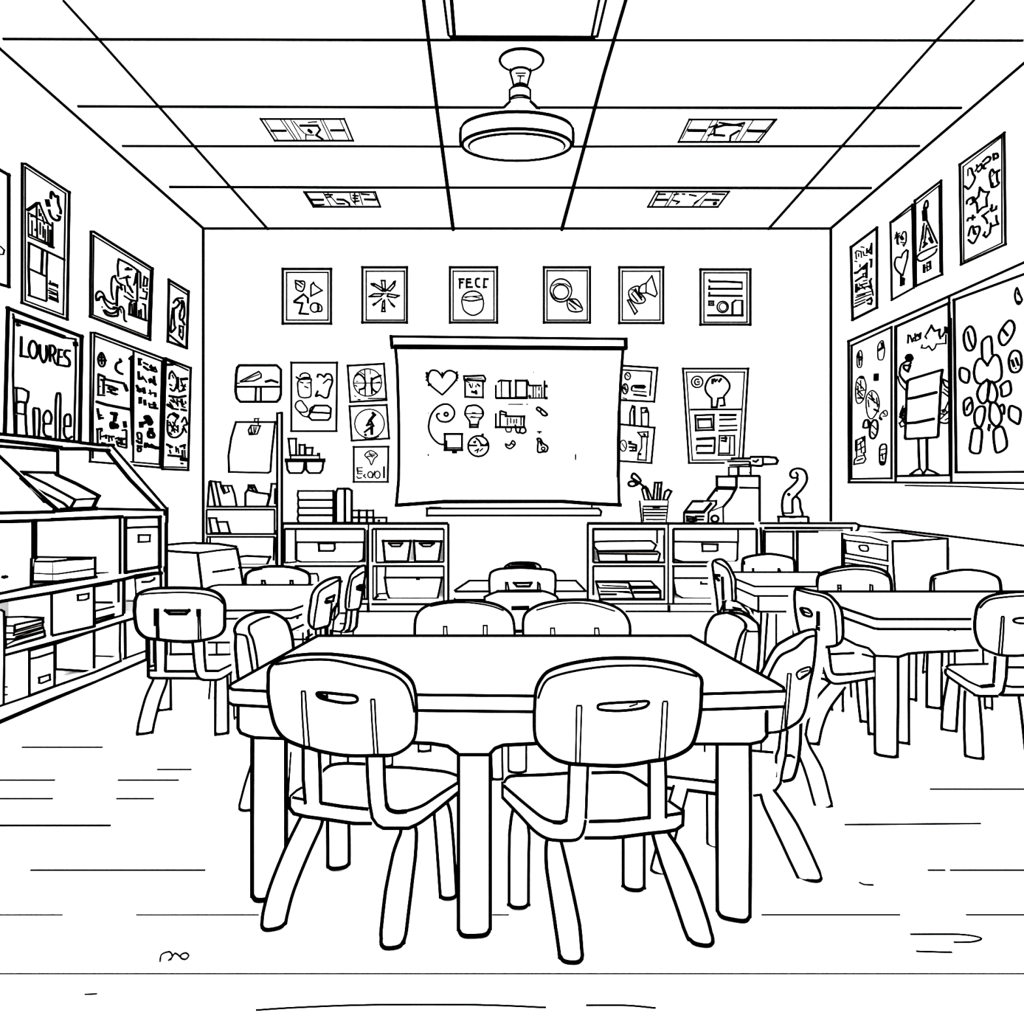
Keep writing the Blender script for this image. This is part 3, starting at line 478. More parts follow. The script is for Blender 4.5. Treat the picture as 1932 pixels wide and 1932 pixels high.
wallcard('narrow poster crowded with scribbles behind the wide lettered one, left wall', 'G', 'c4.5 1582,540 1820,632 1796,1612 1550,1602', '3 1600,560 1800,655;2.5 1565,1380 1560,1580 1780,1585',
 '''s4 1640,660 1680,720 1690,780 1660,850 1625,830;s4 1615,740 1620,690 1640,665;3 1645,700 1660,730;6 1600,600 1640,600;3 1650,590 1700,610;3.5 1620,790 1640,800;4 1700,720 1700,820;6 1725,740 1780,735;3.5 1730,760 1760,830;1770,790 1740,850;1710,860 1770,840;5 1615,900 1700,915 1770,900;4 1630,940 1660,960;3.5 1690,930 1700,1000;5 1730,930 1740,990;1770,950 1775,975;6 1595,985 1640,1010;4 1640,1020 1700,1030;5 1730,1030 1775,1040;
 3 1700,750 1690,830;3 1730,800 1775,810;3 1650,920 1690,980;3 1620,960 1650,1000;3 1710,950 1760,980;3 1740,1000 1770,1010;3 1680,790 1720,860;
 s4 1600,1110 1630,1075 1700,1085 1690,1120;7 1650,1070 1690,1100;s4 1600,1130 1600,1240 1630,1290 1690,1295 1740,1250 1745,1210;3.5 1620,1150 1670,1250;1680,1130 1640,1240;1620,1250 1640,1270;3.5 1700,1180 1700,1250;s4 1735,1150 1765,1105 1785,1170 1760,1180;4 1750,1190 1780,1250;3 1610,1180 1650,1190;3 1650,1150 1690,1200;3 1640,1200 1690,1230;
 5 1590,1365 1640,1390;4 1620,1370 1625,1400;1680,1385 1685,1440;5 1720,1385 1765,1370;4 1760,1370 1760,1410;4 1620,1420 1630,1450;5 1605,1470 1720,1480;4 1740,1420 1745,1500;8 1725,1505 1770,1512;4 1730,1547 1745,1550;3 1765,1420 1770,1500;3 1700,1400 1710,1450''', LW, 4.5, 3, 3.5)

# ---------------------------------------------------------------- left display unit
XF = -2.42; PF = SX(XF); PI = SX(XF - .12)
t = Thing('display_unit', 'long open shelving unit with a sloping glass-case top along the left wall', 'shelving', mat='white_laminate')
def strip(m, tr, text, dx, plane=PF): m.slab(tr, text, plane, .02, 4, 1, (dx, 0, 0), ink=False)
m = t.part('worktop'); strip(m, 'L', 'c -250,955 0,958 560,938 1100,922 1740,918 1780,930 1780,985 860,1010 180,1035 -250,1050', -.64)
m.art('L', '7.5 -250,960 0,953 560,942;9 560,930 1010,905;6 1010,908 1740,922;7 -250,1055 0,1045 540,1028;8 540,1025 860,1012 1290,995', SX(XF))
m = t.part('shelf_board'); strip(m, 'L', 'c -300,1880 0,1815 330,1745 1020,1635 1320,1600 1700,1530 1780,1520 1780,1590 1720,1600 1310,1655 0,1905 -300,1980', -.64)
m.art('L', '6 -300,1880 0,1815 330,1745 1020,1640;7 -300,1975 0,1900 540,1810 1310,1665 1440,1630;8 1440,1630 1650,1600 1710,1600', SX(XF)); m.art('L', '5 1330,1595 1600,1545 1710,1530', SX(XF))
m = t.part('shelf_board'); strip(m, 'M', 'c 30,690 340,600 740,515 980,430 1260,380 1260,390 1090,430 940,480 740,540 420,630 30,745', -.64)
m.art('M', '4 40,685 350,595;4.5 410,585 735,515;4 745,490 970,420;5.5 30,740 420,635 740,545 940,480 1080,440', SX(XF))
m = t.part('plinth'); strip(m, 'M', 'c -60,1165 0,1140 30,1135 430,985 740,875 960,785 1170,700 1170,775 760,950 0,1265 -60,1290', -.64)
m.art('M', '4.5 -60,1165 0,1140 220,1065;5 220,1065 430,985 740,875 950,785;4 970,770 1165,700;8 -60,1290 0,1262 380,1100 760,950 1165,772', SX(XF))
for tr, o, a in (('L', 'c 325,1035 365,1035 365,1450 320,1760', '10 345,1050 345,1440;5 325,1440 322,1755'), ('L', 'c 1270,1000 1325,995 1325,1600 1270,1610', '5 1275,1010 1275,1605;6 1328,995 1328,1600'),
                 ('M', 'c 5,390 30,400 25,1135 5,1140', '4 0,380 25,395 28,730 22,1135'), ('M', 'c 930,150 980,145 975,420 935,430', '4.5 932,160 932,320;6 972,150 970,410'),
                 ('M', 'c 945,480 990,465 985,770 950,790', '4 945,490 943,700 950,790;5 982,470 985,770')):
    m = t.part('divider'); strip(m, tr, o, -.03); m.art(tr, a, SX(XF))
m = t.part('end_panel'); 
ep = [at(313, 958, 4.82), at(313, 1112, 4.82), at(281, 1200, 4.62), at(279, 1243, 4.58)]
m.prism([V((XF, 4.78, 1.0)), V((XF, 4.78, .5)), V((XF, 4.6, .1)), V((XF, 4.58, 0)), V((XL + .02, 4.58, 0)), V((XL + .02, 4.78, .5)), V((XL + .02, 4.78, 1.0))], V((0, .05, 0)))
m.art('L', '6 1778,895 1774,1060;6.5 1768,1060 1768,1780;5 1700,985 1700,1530;5 1690,1520 1710,1600 1715,1760', SX(XF))
m.art('M', '6 1170,600 1172,790;5 1170,790 1170,1000', FY(4.56))
m = t.part('back_panel'); m.box(XL + .02, XL + .05, 2.4, 4.78, .02, 1.0)
for q in (((60, 975), (230, 975), (230, 1100), (60, 1130)), ((176, 1098), (232, 1090), (232, 1165), (176, 1180)), ((101, 1205), (290, 1150), (290, 1245), (101, 1320))):
    m.prism([PI(*p) for p in q], V((-.02, 0, 0)))
m.art('L', '5 1020,1600 1270,1598', PI); m.art('M', '4 750,320 870,320 960,328;2.5 750,325 930,328;2.5 1000,310 1060,310;3 1000,405 1060,403;4 430,850 560,855 735,865;3 750,745 935,752;3.5 30,1053 200,1055;3 40,992 130,992;2.5 1000,725 1060,725', PI)
# sloping case above the worktop: end frame, top edge, divider and back
Pe = FY(4.8)
m = t.part('hood_end', 'sloping end frame of the case'); m.slab('L', 'c 1150,290 1170,245 1220,240 1785,895 1760,915 1700,915', Pe, .04, 4, 1, ink=False)
m.art('L', '5 1210,235 1500,570 1785,900;7 1150,287 1400,595 1715,915', FY(4.79))
XT = -2.82; PT = SX(XT)
m = t.part('hood_top'); m.slab('L', 'c -200,70 0,100 620,170 1050,215 1190,235 1170,290 640,290 0,235 -200,215', PT, .03, 4, 1, (-.25, 0, 0), ink=False)
m.art('L', '7 -200,75 0,108 300,135 620,172 850,195;7 850,200 1040,222 1200,228;8 -200,155 0,178 300,210 640,252;8 640,265 900,265 1030,280 1160,285;7 -200,215 0,240 400,270 600,285', PT)
m = t.part('hood_divider'); m.art('L', '6 -60,280 0,340 200,530 380,700 630,920', FY(3.7)); 
m.prism([FY(3.7)(*p) for p in pl('L', '-60,270 0,330 200,520 380,690 640,920 600,925 340,700 180,530 -60,300')], V((0, .015, 0)), .98)
m = t.part('hood_back'); m.prism([V((XL + .03, 2.6, .99)), V((XL + .03, 4.78, .99)), V((XL + .03, 4.78, 1.44)), V((XL + .03, 2.6, 1.40))], V((-.02, 0, 0)))
m.art('_', '5.5 106.5,850 106.5,894', SX(XL + .045))
t.done()
t, m = single('binder', 'thick slanted binder lying under the sloping hood of the left display unit', 'binder', mat='white_paper')
Pq = FY(4.0); m.slab('L', 'c 250,515 600,535 1085,775 1000,895 640,915 400,705 245,580', Pq, .2, 4, .9, ink=False)
m.art('L', '6 240,575 245,515 590,522 610,535;7 610,540 830,640 1080,775;5 270,530 500,640 810,810;4.5 810,812 900,805 1045,800;5 810,820 765,895;7 1065,775 1010,890;5 400,700 550,775 690,850 750,905;9 245,575 380,700 500,830;6 500,830 610,915;5 260,535 250,575;7 610,915 1010,898', Pq); t.done()
def bin_(lb, tr, outline, art, plane, off, w=5, grp=None, nm='storage_bin', cat='bin', mat='white_plastic'):
    t = Thing(nm, lb, cat, grp, mat); m = t.part('bin_body'); m.slab(tr, outline, plane, .2, w, 1, off); t_h = None
    ss = art.split('|')
    if ss[0]: m.art(tr, ss[0], plane, 4)
    if len(ss) > 1:
        q = t.part('handle'); pts = pl(tr, ss[1]); d = V(off).normalized() * -.012
        q.prism([plane(*p) + d for p in pts], -d * .9); q.line([plane(*p) + d for p in pts], strokes(tr, ss[1])[0][2] or 3.5, True)
    t.done()
XO = (-.22, 0, 0)
bin_('storage bin with a square label in the top row of the left unit, right end', 'L', 'c6.5 1330,1005 1700,995 1700,1530 1332,1590', '5 1345,1113 1520,1105 1690,1102;4 1345,1010 1345,1100|c4 1467,1190 1587,1190 1585,1260 1467,1265', SX(XF - .01), XO, 6)
bin_('large storage bin cut off at the left edge, top row of the left unit', 'L', 'c4 -300,1060 325,1050 322,1748 -300,1870', '6 15,1640 60,1638;5 30,1650 50,1630', SX(XF - .012), XO, 4)
bin_('middle-row bin with an oblong handle in the left unit', 'M', 'c5 400,252 738,186 738,510 402,585', '|c4 600,265 685,252 683,290 655,302 602,305', SX(XF - .01), XO, 5)
bin_('bottom-row bin with a tilted handle in the left unit', 'M', 'c4.5 225,705 425,650 425,985 225,1058', '4.5 235,768 290,758 415,718|c4 292,918 375,893 377,935 310,962 292,960', SX(XF - .01), XO, 4.5)
bin_('blank bottom-row divider panel between the labelled bin and the open bay in the left unit', 'M', 'c5 430,650 738,545 738,870 430,850', '', SX(XF - .06), (-.04, 0, 0), 5)  # divider region built with the bin helper, not a real bin
bin_('plain box at the right end of the middle row, left unit', 'M', 'c3 1065,135 1270,90 1270,300 1075,290', '4.5 1120,160 1180,158;4 1180,158 1215,140 1218,125', SX(XF - .02), (-.1, 0, 0), 3)
t, m = single('cardboard_box', 'long low box in the top row of the left unit', 'box', mat='white_paper')
m.slab('L', 'c4.5 345,1470 395,1425 1010,1432 1010,1635 545,1695 340,1690', SX(XF - .02), .2, 4.5, 1, (-.09, 0, 0))
m.art('L', '5 345,1475 540,1475 700,1458;7 700,1450 960,1438;4 545,1480 547,1690;4.5 345,1600 540,1610 620,1605 1000,1550;7 340,1690 600,1690 740,1670;3 335,1740 520,1710', SX(XF - .03)); t.done()
BL = 'flat books in the middle row of the left unit'
zs = [(440, 505, 500, 455), (505, 560, 560, 500), (560, 605, 600, 520), (605, 685, 690, 580)]
for i, ((a, b), lb) in enumerate(zip([('c4 40,438 190,435 335,442 335,480 110,545 110,508 38,508', '4.5 110,500 200,480 330,455;3 190,440 330,445'),
        ('c3 38,510 108,508 108,545 335,482 335,515 105,580 105,562 38,562', '2.5 110,560 330,500'),
        ('c3 38,565 105,565 105,582 338,518 345,545 105,610 38,610', '2.5 120,595 330,530;2.5 120,580 250,545'),
        ('c4 38,615 105,612 345,548 350,590 200,630 40,685', '3 40,660 110,625 330,560;4 60,680 340,590')],
        ['top book of the flat pile left in the middle row', 'second book from the top of the flat pile left in the middle row', 'third book from the top of the flat pile left in the middle row', 'bottom book of the flat pile left in the middle row'])):
    t, m = single('book', lb, 'book', BL, 'white_paper'); m.slab('M', a, SX(XF - .02), .2, 3, 1, (-.2, 0, 0)); m.art('M', b, SX(XF - .02)); t.done()
for o, lb in (('c 745,390 965,338 948,400 745,455', 'upper flat folder in the open bay of the middle row, left unit'), ('c 745,458 948,402 965,418 745,492', 'lower flat folder in the open bay of the middle row, left unit')):
    t, m = single('folder', lb, 'folder', 'folders in the open bay of the left unit', 'white_paper'); m.slab('M', o, SX(XF - .03), .2, 4, 1, (-.08, 0, 0))
    if 'lower' in lb: m.art('M', '3 750,475 960,412', SX(XF - .03))
    t.done()

# big lidded box on the floor behind the left chair
t = Thing('storage_box', 'large plain lidded box on the floor behind the left chair', 'box', mat='white_paper')
m = t.part('box_body')
c = [at(372, 1046, 4.8), at(446, 1034, 5.15), at(430, 1028, 5.6), at(316, 1038, 5.2)]
m.face([c[0], c[1], V((c[1].x + .06, c[1].y, 0)), V((c[0].x + .03, c[0].y, 0))]); m.face([c[3], c[0], V((c[0].x + .03, c[0].y, 0)), V((c[3].x, c[3].y, 0))]); m.face(c)
m.face([c[2], c[3], V((c[3].x, c[3].y, 0)), V((c[2].x, c[2].y, 0))]); m.face([c[1], c[2], V((c[2].x, c[2].y, 0)), V((c[1].x + .06, c[1].y, 0))])
m.line([at(373, 1044, 4.8), at(380, 1100, 4.8), at(383, 1150, 4.8)], 5); m.line([at(447, 1034, 5.15), at(452, 1060, 5.15), at(460, 1110, 5.15), at(464, 1150, 5.15)], 5)
m = t.part('lid'); m.face([at(316, 1030, 5.2), at(352, 1024.5, 5.6), at(445, 1030, 5.4), at(446, 1035, 5.14), at(374, 1042, 4.79), at(316, 1038, 5.19)])
m.art('N', '5 72,618 240,602 340,600;5 340,602 540,608 712,635;5 72,670 170,680 370,692;4.5 370,692 540,668 710,652', FY(4.78))
m = t.part('handle', 'slanted slot handle'); m.art('N', '5 495,865 600,850 690,836', FY(4.77)); t.done()

# ---------------------------------------------------------------- back bookcase
t = Thing('bookcase', 'open bookcase with a tall end post in the back left corner', 'bookcase', mat='white_laminate'); YK = 6.55
m = t.part('end_post'); 
x0, x1 = at(522.5, 0, YK).x, at(533, 0, YK).x
m.box(x0, x1, YK, YK + .06, 0, at(0, 778, YK).z); m.art('_', '4 523.5,1068 523.5,780 533,778.5;5 532.5,778 532.5,1068', FY(YK))
m = t.part('side_panel'); m.box(at(387, 0, YK).x, at(391, 0, YK).x, YK, YB - .03, 0, at(0, 957, YK).z); m.art('_', '3.5 390.5,962 390.5,1007;3.5 391,1015 391,1026;3.5 397,1012 397,1026', FY(YK))
for a, b in ((956, 961.5), (1007.5, 1013), (1065.5, 1071), (1130, 1140)):
    m = t.part('shelf_board'); m.box(at(389, 0, YK).x, x0, YK, YB - .03, at(0, b, YK).z, at(0, a, YK).z)
    if a < 1060: m.line([at(391, a, YK), at(521, a, YK)], 4)
    m.line([at(391, b, YK), at(518, b, YK)], 4)
m = t.part('back_panel'); m.box(at(389, 0, YK).x, x0, YB - .03, YB - .01, 0, at(0, 957, YK).z); m.art('_', '3.5 518.5,962 518.5,1007;4 518,1014 517,1057;3 521,1068 521,1000', FY(YK + .02)); t.done()
BKG = 'books and folders leaning on the bookcase shelves'
for o, lb in (('c4 60,1525 75,1300 88,1298 128,1525', 'thin folder leaning at the left end of the top bookcase shelf'), ('c4 88,1293 130,1297 178,1525 130,1525', 'leaning book second from the left on the top bookcase shelf'),
   ('c4 130,1300 175,1300 182,1333 278,1335 305,1410 325,1525 180,1525', 'wide leaning folder with a torn corner on the top bookcase shelf'), ('c4 603,1525 630,1430 642,1318 690,1318 690,1525', 'tall book leaning against the end post, top bookcase shelf'),
   ('c4 75,1630 138,1630 170,1765 97,1765', 'narrow leaning book on the second bookcase shelf'), ('c4 145,1665 238,1665 265,1765 172,1765', 'wider leaning book on the second bookcase shelf')):
    t, m = single('book', lb, 'book', BKG, 'white_paper'); m.slab('C', o, FY(YK + .03), .12, 4, .97)
    if 'torn' in lb: m.art('C', '4 180,1340 212,1410;3 212,1405 255,1390 240,1345;3 200,1345 220,1390', FY(YK + .03))
    if 'against' in lb: m.art('C', '4 675,1360 672,1500', FY(YK + .03))
    t.done()
t, m = single('paper_bag', 'squat bag with crumpled paper sticking out on the top bookcase shelf', 'bag', mat='white_paper')
m.slab('C', 'c4.5 405,1525 405,1400 430,1368 436,1330 482,1330 515,1398 612,1410 622,1440 600,1525', FY(YK + .04), .12, 4, .97); m.art('C', '4 430,1375 515,1400;3 440,1340 490,1390;460,1335 470,1380;3 450,1360 480,1350', FY(YK + .04)); t.done()
t, m = single('bowl', 'shallow bowl on the third bookcase shelf, behind the big box', 'bowl'); m.slab('N', 'c4.5 730,728 800,718 1015,728 985,800 745,800', FY(YK + .03), .15, 4, .97); t.done()

# ---------------------------------------------------------------- back cabinets
def cabinet(lb, x0, x1, y0, y1, ops, Yf, w=4.5, art='', grp=None, Yback=YB - .02, seam=None, plinth=1139, part_lines=''):
    t = Thing('storage_cabinet', lb, 'cabinet', grp, 'white_laminate'); m = t.part('carcass')
    xs = sorted({x0, x1, *[o[0] for o in ops], *[o[1] for o in ops]}); ys = sorted({y0, y1, *[o[2] for o in ops], *[o[3] for o in ops]})
    for i in range(len(xs) - 1):
        for j in range(len(ys) - 1):
            cx, cy = (xs[i] + xs[i + 1]) / 2, (ys[j] + ys[j + 1]) / 2
            if any(o[0] < cx < o[1] and o[2] < cy < o[3] for o in ops): continue
            a, b = at(xs[i], ys[j], Yf), at(xs[i + 1], ys[j + 1], Yf)
            m.box(a.x, b.x, Yf, Yback, max(b.z, 0), a.z)
    m.art('_', art, FY(Yf), w)
    q = t.part('back_panel'); a, b = at(x0 + 1, y0 + 1, Yf), at(x1 - 1, y1 - 1, Yf)
    q.box(a.x, b.x, Yback - .06, Yback, max(b.z, 0), a.z)
    t.done()
YC = 6.5
cabinet('open two-shelf cabinet at the back left, next to the bookcase post', 533, 695.5, 988, 1155, [(539, 688.5, 998, 1062), (539, 688.5, 1068, 1130)], YC,
  art='6 533,987.5 696,987.5;4.5 534,988 534,1155;5 538,998 688,998;3.5 538,998 538,1062;4 688.5,998 688.5,1060;3 538,1062 560,1060;4.5 557,1068 688,1068;4 688,1068 688,1130;4 538,1130 695,1130;4 538,1139 697,1139;4 600,1153.5 697,1153.5;3.5 693,1000 693,1130;3 695.5,990 695.5,1140;6 695,1140 695.5,1155;2.5 541,1060 548,1062', grp='open cabinets along the back wall')
cabinet('open two-shelf cabinet left of the gap under the projection screen', 696, 846, 988, 1155, [(703.5, 837.5, 998, 1060), (703.5, 837.5, 1068, 1130)], YC,
  art='6 696,987.5 845,987.5;5 846,988 846,1131 846,1155;5 704,998 837,998;4 703,998 703,1060;3.5 837.5,998 837.5,1060;4 710,1061 837,1060;4.5 704,1068 837,1068;3.5 837.5,1068 837.5,1132;3 704,1068 704,1130;3.5 704,1131 730,1131;5 702,1139.5 846,1139.5;4 697,1153.5 800,1153.5;3.5 710,999 710,1060;3.5 711,1068 711,1126;3 715,1124 708,1130', grp='open cabinets along the back wall')
cabinet('open cabinet right of the gap, holding flat trays and paper', 1107, 1260.5, 988, 1156, [(1118, 1254, 998, 1060), (1118, 1254, 1068, 1130)], YC,
  art='6 1108,987.5 1260,987.5;5 1108.5,988 1108.5,1156;6 1118,998 1254,998;5 1119,998 1119,1061;3.5 1253.5,998 1253.5,1060;4.5 1120,1061 1254,1061;4.5 1119,1068 1254,1068;4.5 1119,1068 1119,1122;4 1253,1068 1253,1130;4.5 1130,1131 1254,1131;3.5 1140,1139 1262,1139;4 1180,1153.5 1262,1153.5;3.5 1260.5,990 1260.5,1140;6 1261.5,1142 1261.5,1155', grp='open cabinets along the back wall')
cabinet('open cabinet below the stepped desktop machine', 1261, 1435, 988, 1156, [(1270, 1427, 998, 1060), (1270, 1427, 1068, 1130)], YC,
  art='5.5 1261,987.5 1435,987.5;5.5 1270,998 1426,998;5 1270,998 1270,1061;5 1427,998 1427,1046;4 1270,1061 1345,1061;4.5 1268,1068 1343,1068;4.5 1270,1068 1270,1137;3.5 1262,1139 1350,1139;3 1262,1153.5 1348,1153.5;4.5 1434.5,990 1436,1045;4 1440,1000 1440,1042', grp='open cabinets along the back wall')
# closed cabinet with rounded counter end
t = Thing('storage_cabinet', 'closed cabinet with two plain doors and a rounded counter end at the back right', 'cabinet', mat='white_laminate')
a, b = at(1436, 994, YC), at(1592, 1156, YC)
m = t.part('carcass'); m.box(a.x, b.x, YC, YB - .02, 0, a.z); m.art('_', '3.5 1442,997 1600,996;4 1588,1005 1588,1070', FY(YC))
m = t.part('countertop'); m.slab('Q', 'c4 525,75 1035,77 1047,85 1043,115 1015,130 1010,100 530,98', FY(6.3), .5, 4, 1, ink=False)
m.art('Q', '5 520,77 1030,77;4 1030,77 1047,85 1043,110 1020,130;4 545,100 1008,102 1008,125', FY(6.3))
for o in ('c4 545,122 697,122 697,560 545,560', 'c5 718,122 955,122 955,560 718,560'):
    m = t.part('cabinet_door'); m.slab('Q', o, FY(YC - .015), .012, 4, 1)
t.done()
# drawer unit along the right wall
t = Thing('drawer_unit', 'drawer unit standing end-on against the right wall behind the chairs', 'drawers', mat='white_laminate')
XD = 2.78; PD = SX(XD); zt = .775
m = t.part('carcass'); m.box(XD, XR - .03, 5.04, 6.25, 0, zt)
m.art('_', '5 1683,1021 1706,1021 1740,1019;4 1740,1019 1786,1016;4.5 1787,1016 1787,1075;4 1683,1020 1684,1060 1688,1116', FY(5.035))
m.art('Q', '4 1040,127 1280,127 1400,145 1530,160', SX(XR - .045))
m.art('Q', '3 960,130 1000,140 1110,150 1205,178;4.5 965,135 965,310;3 975,160 975,290', PD)
for o in ('c3.5 980,168 1207,195 1207,278 985,238', 'c3.5 975,262 1207,305 1207,440 975,440'):
    m = t.part('drawer'); m.slab('Q', o, SX(XD - .012), .01, 4, 1, (.011, 0, 0))
    if '168' in o: 
        h = m.sub('handle'); h.slab('Q', 'cs3.5 1055,200 1070,195 1100,200 1100,225 1065,222', SX(XD - .024), .01, 3.5, 1, (.011, 0, 0))
    else: m.art('Q', '3 975,290 1000,290 1060,300 1130,318 1207,335', SX(XD - .012))
t.done()
# bins and contents
FO = (0, .28, 0); PBN = FY(YC + .03)
SG = 'bins standing in the back cabinets'
bin_('wide tub with a square handle, back left cabinet top bay', 'O', 'c4 215,338 895,338 892,480 885,515 835,540 270,540 215,520', '3.5 205,210 205,335;3.5 205,340 205,515|c4.5 440,348 600,348 603,405 588,425 445,425', PBN, FO, 4, SG)
bin_('tub mostly hidden behind the side chairs, back left cabinet lower bay', 'O', 'c3.5 215,660 420,655 435,690 438,900 215,900', '', PBN, FO, 3.5, SG)
bin_('left one of the twin buckets in the top bay of the second cabinet', 'O', 'c5 1090,325 1370,325 1340,532 1110,532', '|c4 1150,350 1285,350 1262,380 1180,380', PBN, FO, 5, SG)
bin_('right one of the twin buckets in the top bay of the second cabinet', 'O', 'c5 1402,325 1680,330 1650,532 1415,532', '|c4 1460,350 1605,350 1570,380 1495,380', PBN, FO, 5, SG)
bin_('large tub in the lower bay of the second cabinet', 'O', 'c4.5 1108,695 1685,695 1660,820 1640,908 1155,908 1130,850', '3.5 1115,590 1112,690;4 1425,712 1460,712;3 1040,860 1130,855;3 1000,905 1040,865', PBN, FO, 4.5, SG)
bin_('tub with a square handle in the top bay below the stepped machine', 'Q', 'c4 55,175 400,178 398,270 385,283 110,283 60,268', '3.5 403,112 403,178|c4 210,188 292,190 292,222 280,226 212,226', PBN, FO, 4, SG)
bin_('tub in the lower bay below the stepped machine', 'Q', 'c4 55,370 385,370 385,482 110,478 70,455', '4 205,388 205,400 262,402', PBN, FO, 4, SG)
t, m = single('tray', 'rounded cushion-like tray resting on the split tray, right cabinet top bay', 'tray'); m.slab('P', 'c4 1130,170 1240,165 1560,163 1600,195 1580,235 1160,238 1130,205', FY(YC + .03), .28, 4, .98); t.done()
t, m = single('tray', 'low split tray with slanted ends in the top bay of the right cabinet', 'tray'); m.slab('P', 'c4 1155,243 1610,243 1630,260 1615,318 1170,318', FY(YC + .03), .28, 4, .98)
m.art('P', '4 1160,260 1610,263;5 1372,265 1374,315;3.5 1608,85 1608,180;3.5 1660,120 1660,300', FY(YC + .03)); t.done()
PS = 'paper stacks in the lower bay of the right cabinet'
for o, a, lb in (('c4 1145,468 1560,468 1600,510 1420,522 1390,478', '', 'sheets covering the top of the paper pile, right cabinet'),
             ('c3.5 1145,475 1390,480 1435,598 1175,602', '2.5 1190,500 1380,510;3 1170,520 1400,523;1180,545 1400,548;4.5 1175,568 1300,568;3 1155,490 1170,520;2.5 1300,548 1420,560', 'left half of the paper pile in the right cabinet'),
             ('c4.5 1400,510 1600,508 1632,540 1632,600 1435,602', '2.5 1420,525 1610,523;6 1430,552 1630,552', 'right half of the paper pile in the right cabinet')):
    t, m = single('paper_stack', lb, 'paper', PS, 'white_paper'); pz = FY(YC + .03 - (.01 if 'sheets' in lb else 0)); m.slab('P', o, pz, .2, 4, .98); m.art('P', a, pz); t.done()

# ---------------------------------------------------------------- things on the back counter
BK = 'books piled flat on the back left cabinet'; Pk = FY(YC + .08)
for i, (y, yy, lb) in enumerate(((1382, 1463, 'topmost book of the flat pile on the back left cabinet'), (1466, 1536, 'second book from the top of the pile on the back left cabinet'),
                  (1539, 1602, 'third book from the top of the pile on the back left cabinet'), (1605, 1672, 'bottom book of the pile on the back left cabinet'))):
    t, m = single('book', lb, 'book', BK, 'white_paper'); e = [0, 4, 2, 0][i]
    m.slab('C', 'c4 %d,%d %d,%d 1205,%d 1205,%d %d,%d %d,%d' % (885, y, 940, y, y, yy, 890, yy, 878 + e, (y + yy) / 2), Pk, .2, [5, 3.5, 3.5, 4][i], 1)
    t.done()
for o, lb in (('c4.5 1215,1672 1232,1390 1245,1362 1308,1362 1308,1672', 'upright book right beside the flat pile on the back cabinet'), ('c5 1310,1362 1345,1362 1372,1380 1372,1672 1312,1672', 'second upright book beside the small blocks on the back cabinet')):
    t, m = single('book', lb, 'book', 'upright books on the back left cabinet', 'white_paper'); m.slab('C', o, Pk, .2, 4, 1)
    if 'pile' in lb: m.art('C', '7 1213,1385 1213,1670;3 1232,1390 1232,1670', Pk)
    t.done()
BX = 'small blocks on the back left cabinet'
for r, (y, yy) in enumerate(((1560, 1622), (1625, 1672))):
    for c, (x, xx) in enumerate(((1375, 1436), (1440, 1508), (1512, 1568))):
        t, m = single('toy_block', 'block in the %s row of the small grid, %s' % (('upper', 'lower')[r], ('touching the upright books', 'in the middle column', 'in the column farthest from the books')[c]), 'block', BX)
        m.slab('C', 'c4 %d,%d %d,%d %d,%d %d,%d' % (x, y, xx, y, xx, yy, x, yy), FY(YC + .06), .07, 4, 1); t.done()
t, m = single('toy_block', 'wider single block lying at the right end of the small block grid', 'block', BX); m.slab('C', 'c4 1575,1625 1688,1625 1688,1672 1575,1672', FY(YC + .06), .07, 4, 1)
m.art('C', '4 1610,1652 1628,1652', FY(YC + .06)); t.done()
t, m = single('pencil_pot', 'ribbed round pot holding pencils on the right cabinet', 'pot')
px = 1140 + 393 / 4.2
def ey(y): return 660 + y / 4.2
m.lathe(px, [(25, ey(1196)), (25.4, ey(1200)), (24.5, ey(1240)), (23.3, ey(1290)), (21.2, ey(1370))], 6.66, 1, 3.5)
m.art('E', '4 305,1240 500,1240;5 385,1247 435,1247;3.5 305,1265 495,1265;305,1290 490,1290;305,1313 485,1313;3 330,1345 480,1345;3 305,1250 310,1360', FY(6.54), 3.5); t.done()
PG = 'pencils standing in the ribbed pot'
for o, a, lb, Y in (('c4 297,1105 325,1090 352,1192 320,1192', '5 300,1095 330,1090', 'leftmost pencil leaning in the ribbed pot', 6.62), ('c3.5 328,1082 345,1100 382,1192 356,1192', '3 365,1140 380,1190', 'thin pencil leaning left beside the leftmost one in the pot', 6.64),
   ('c4.5 400,1052 452,1052 442,1192 386,1192', '4 425,1060 415,1192;3 440,1095 437,1190', 'tallest pencil standing in the middle of the pot', 6.62), ('c4.5 480,1125 505,1108 530,1122 495,1192 465,1192', '', 'short fat pencil leaning right out of the pot', 6.64)):
    t, m = single('pencil', lb, 'pencil', PG); m.slab('E', o, FY(Y), .02, 4, .95); m.art('E', a, FY(Y)); t.done()
t, m = single('scissors', 'pair of scissors with loop handles sticking out of the pot', 'scissors'); 
m.art('E', 'cs5 215,1010 235,980 285,1030 275,1050 240,1030;e5 220,1062 30,20;5 265,1045 320,1090;5 250,1075 275,1055', FY(6.63)); m.slab('E', 'c4 285,1055 310,1065 345,1110 340,1192 325,1192 310,1100', FY(6.65), .01, 3, 1, ink=False); t.done()
t = Thing('desktop_machine', 'stepped desktop machine with a long arm across its top on the back counter', 'machine'); Pm = FY(6.62); Pm2 = FY(6.58); Pm3 = FY(6.54)
m = t.part('machine_body'); m.slab('E', 'c5 1045,1000 1228,1000 1228,1372 935,1372 940,1250 1040,1100', Pm, .2, 5, 1, ink=False)
m.art('E', '5 935,1245 937,1370;5 1045,1000 1228,1000;5 1228,1000 1228,1370;4.5 1070,1092 1228,1095', Pm)
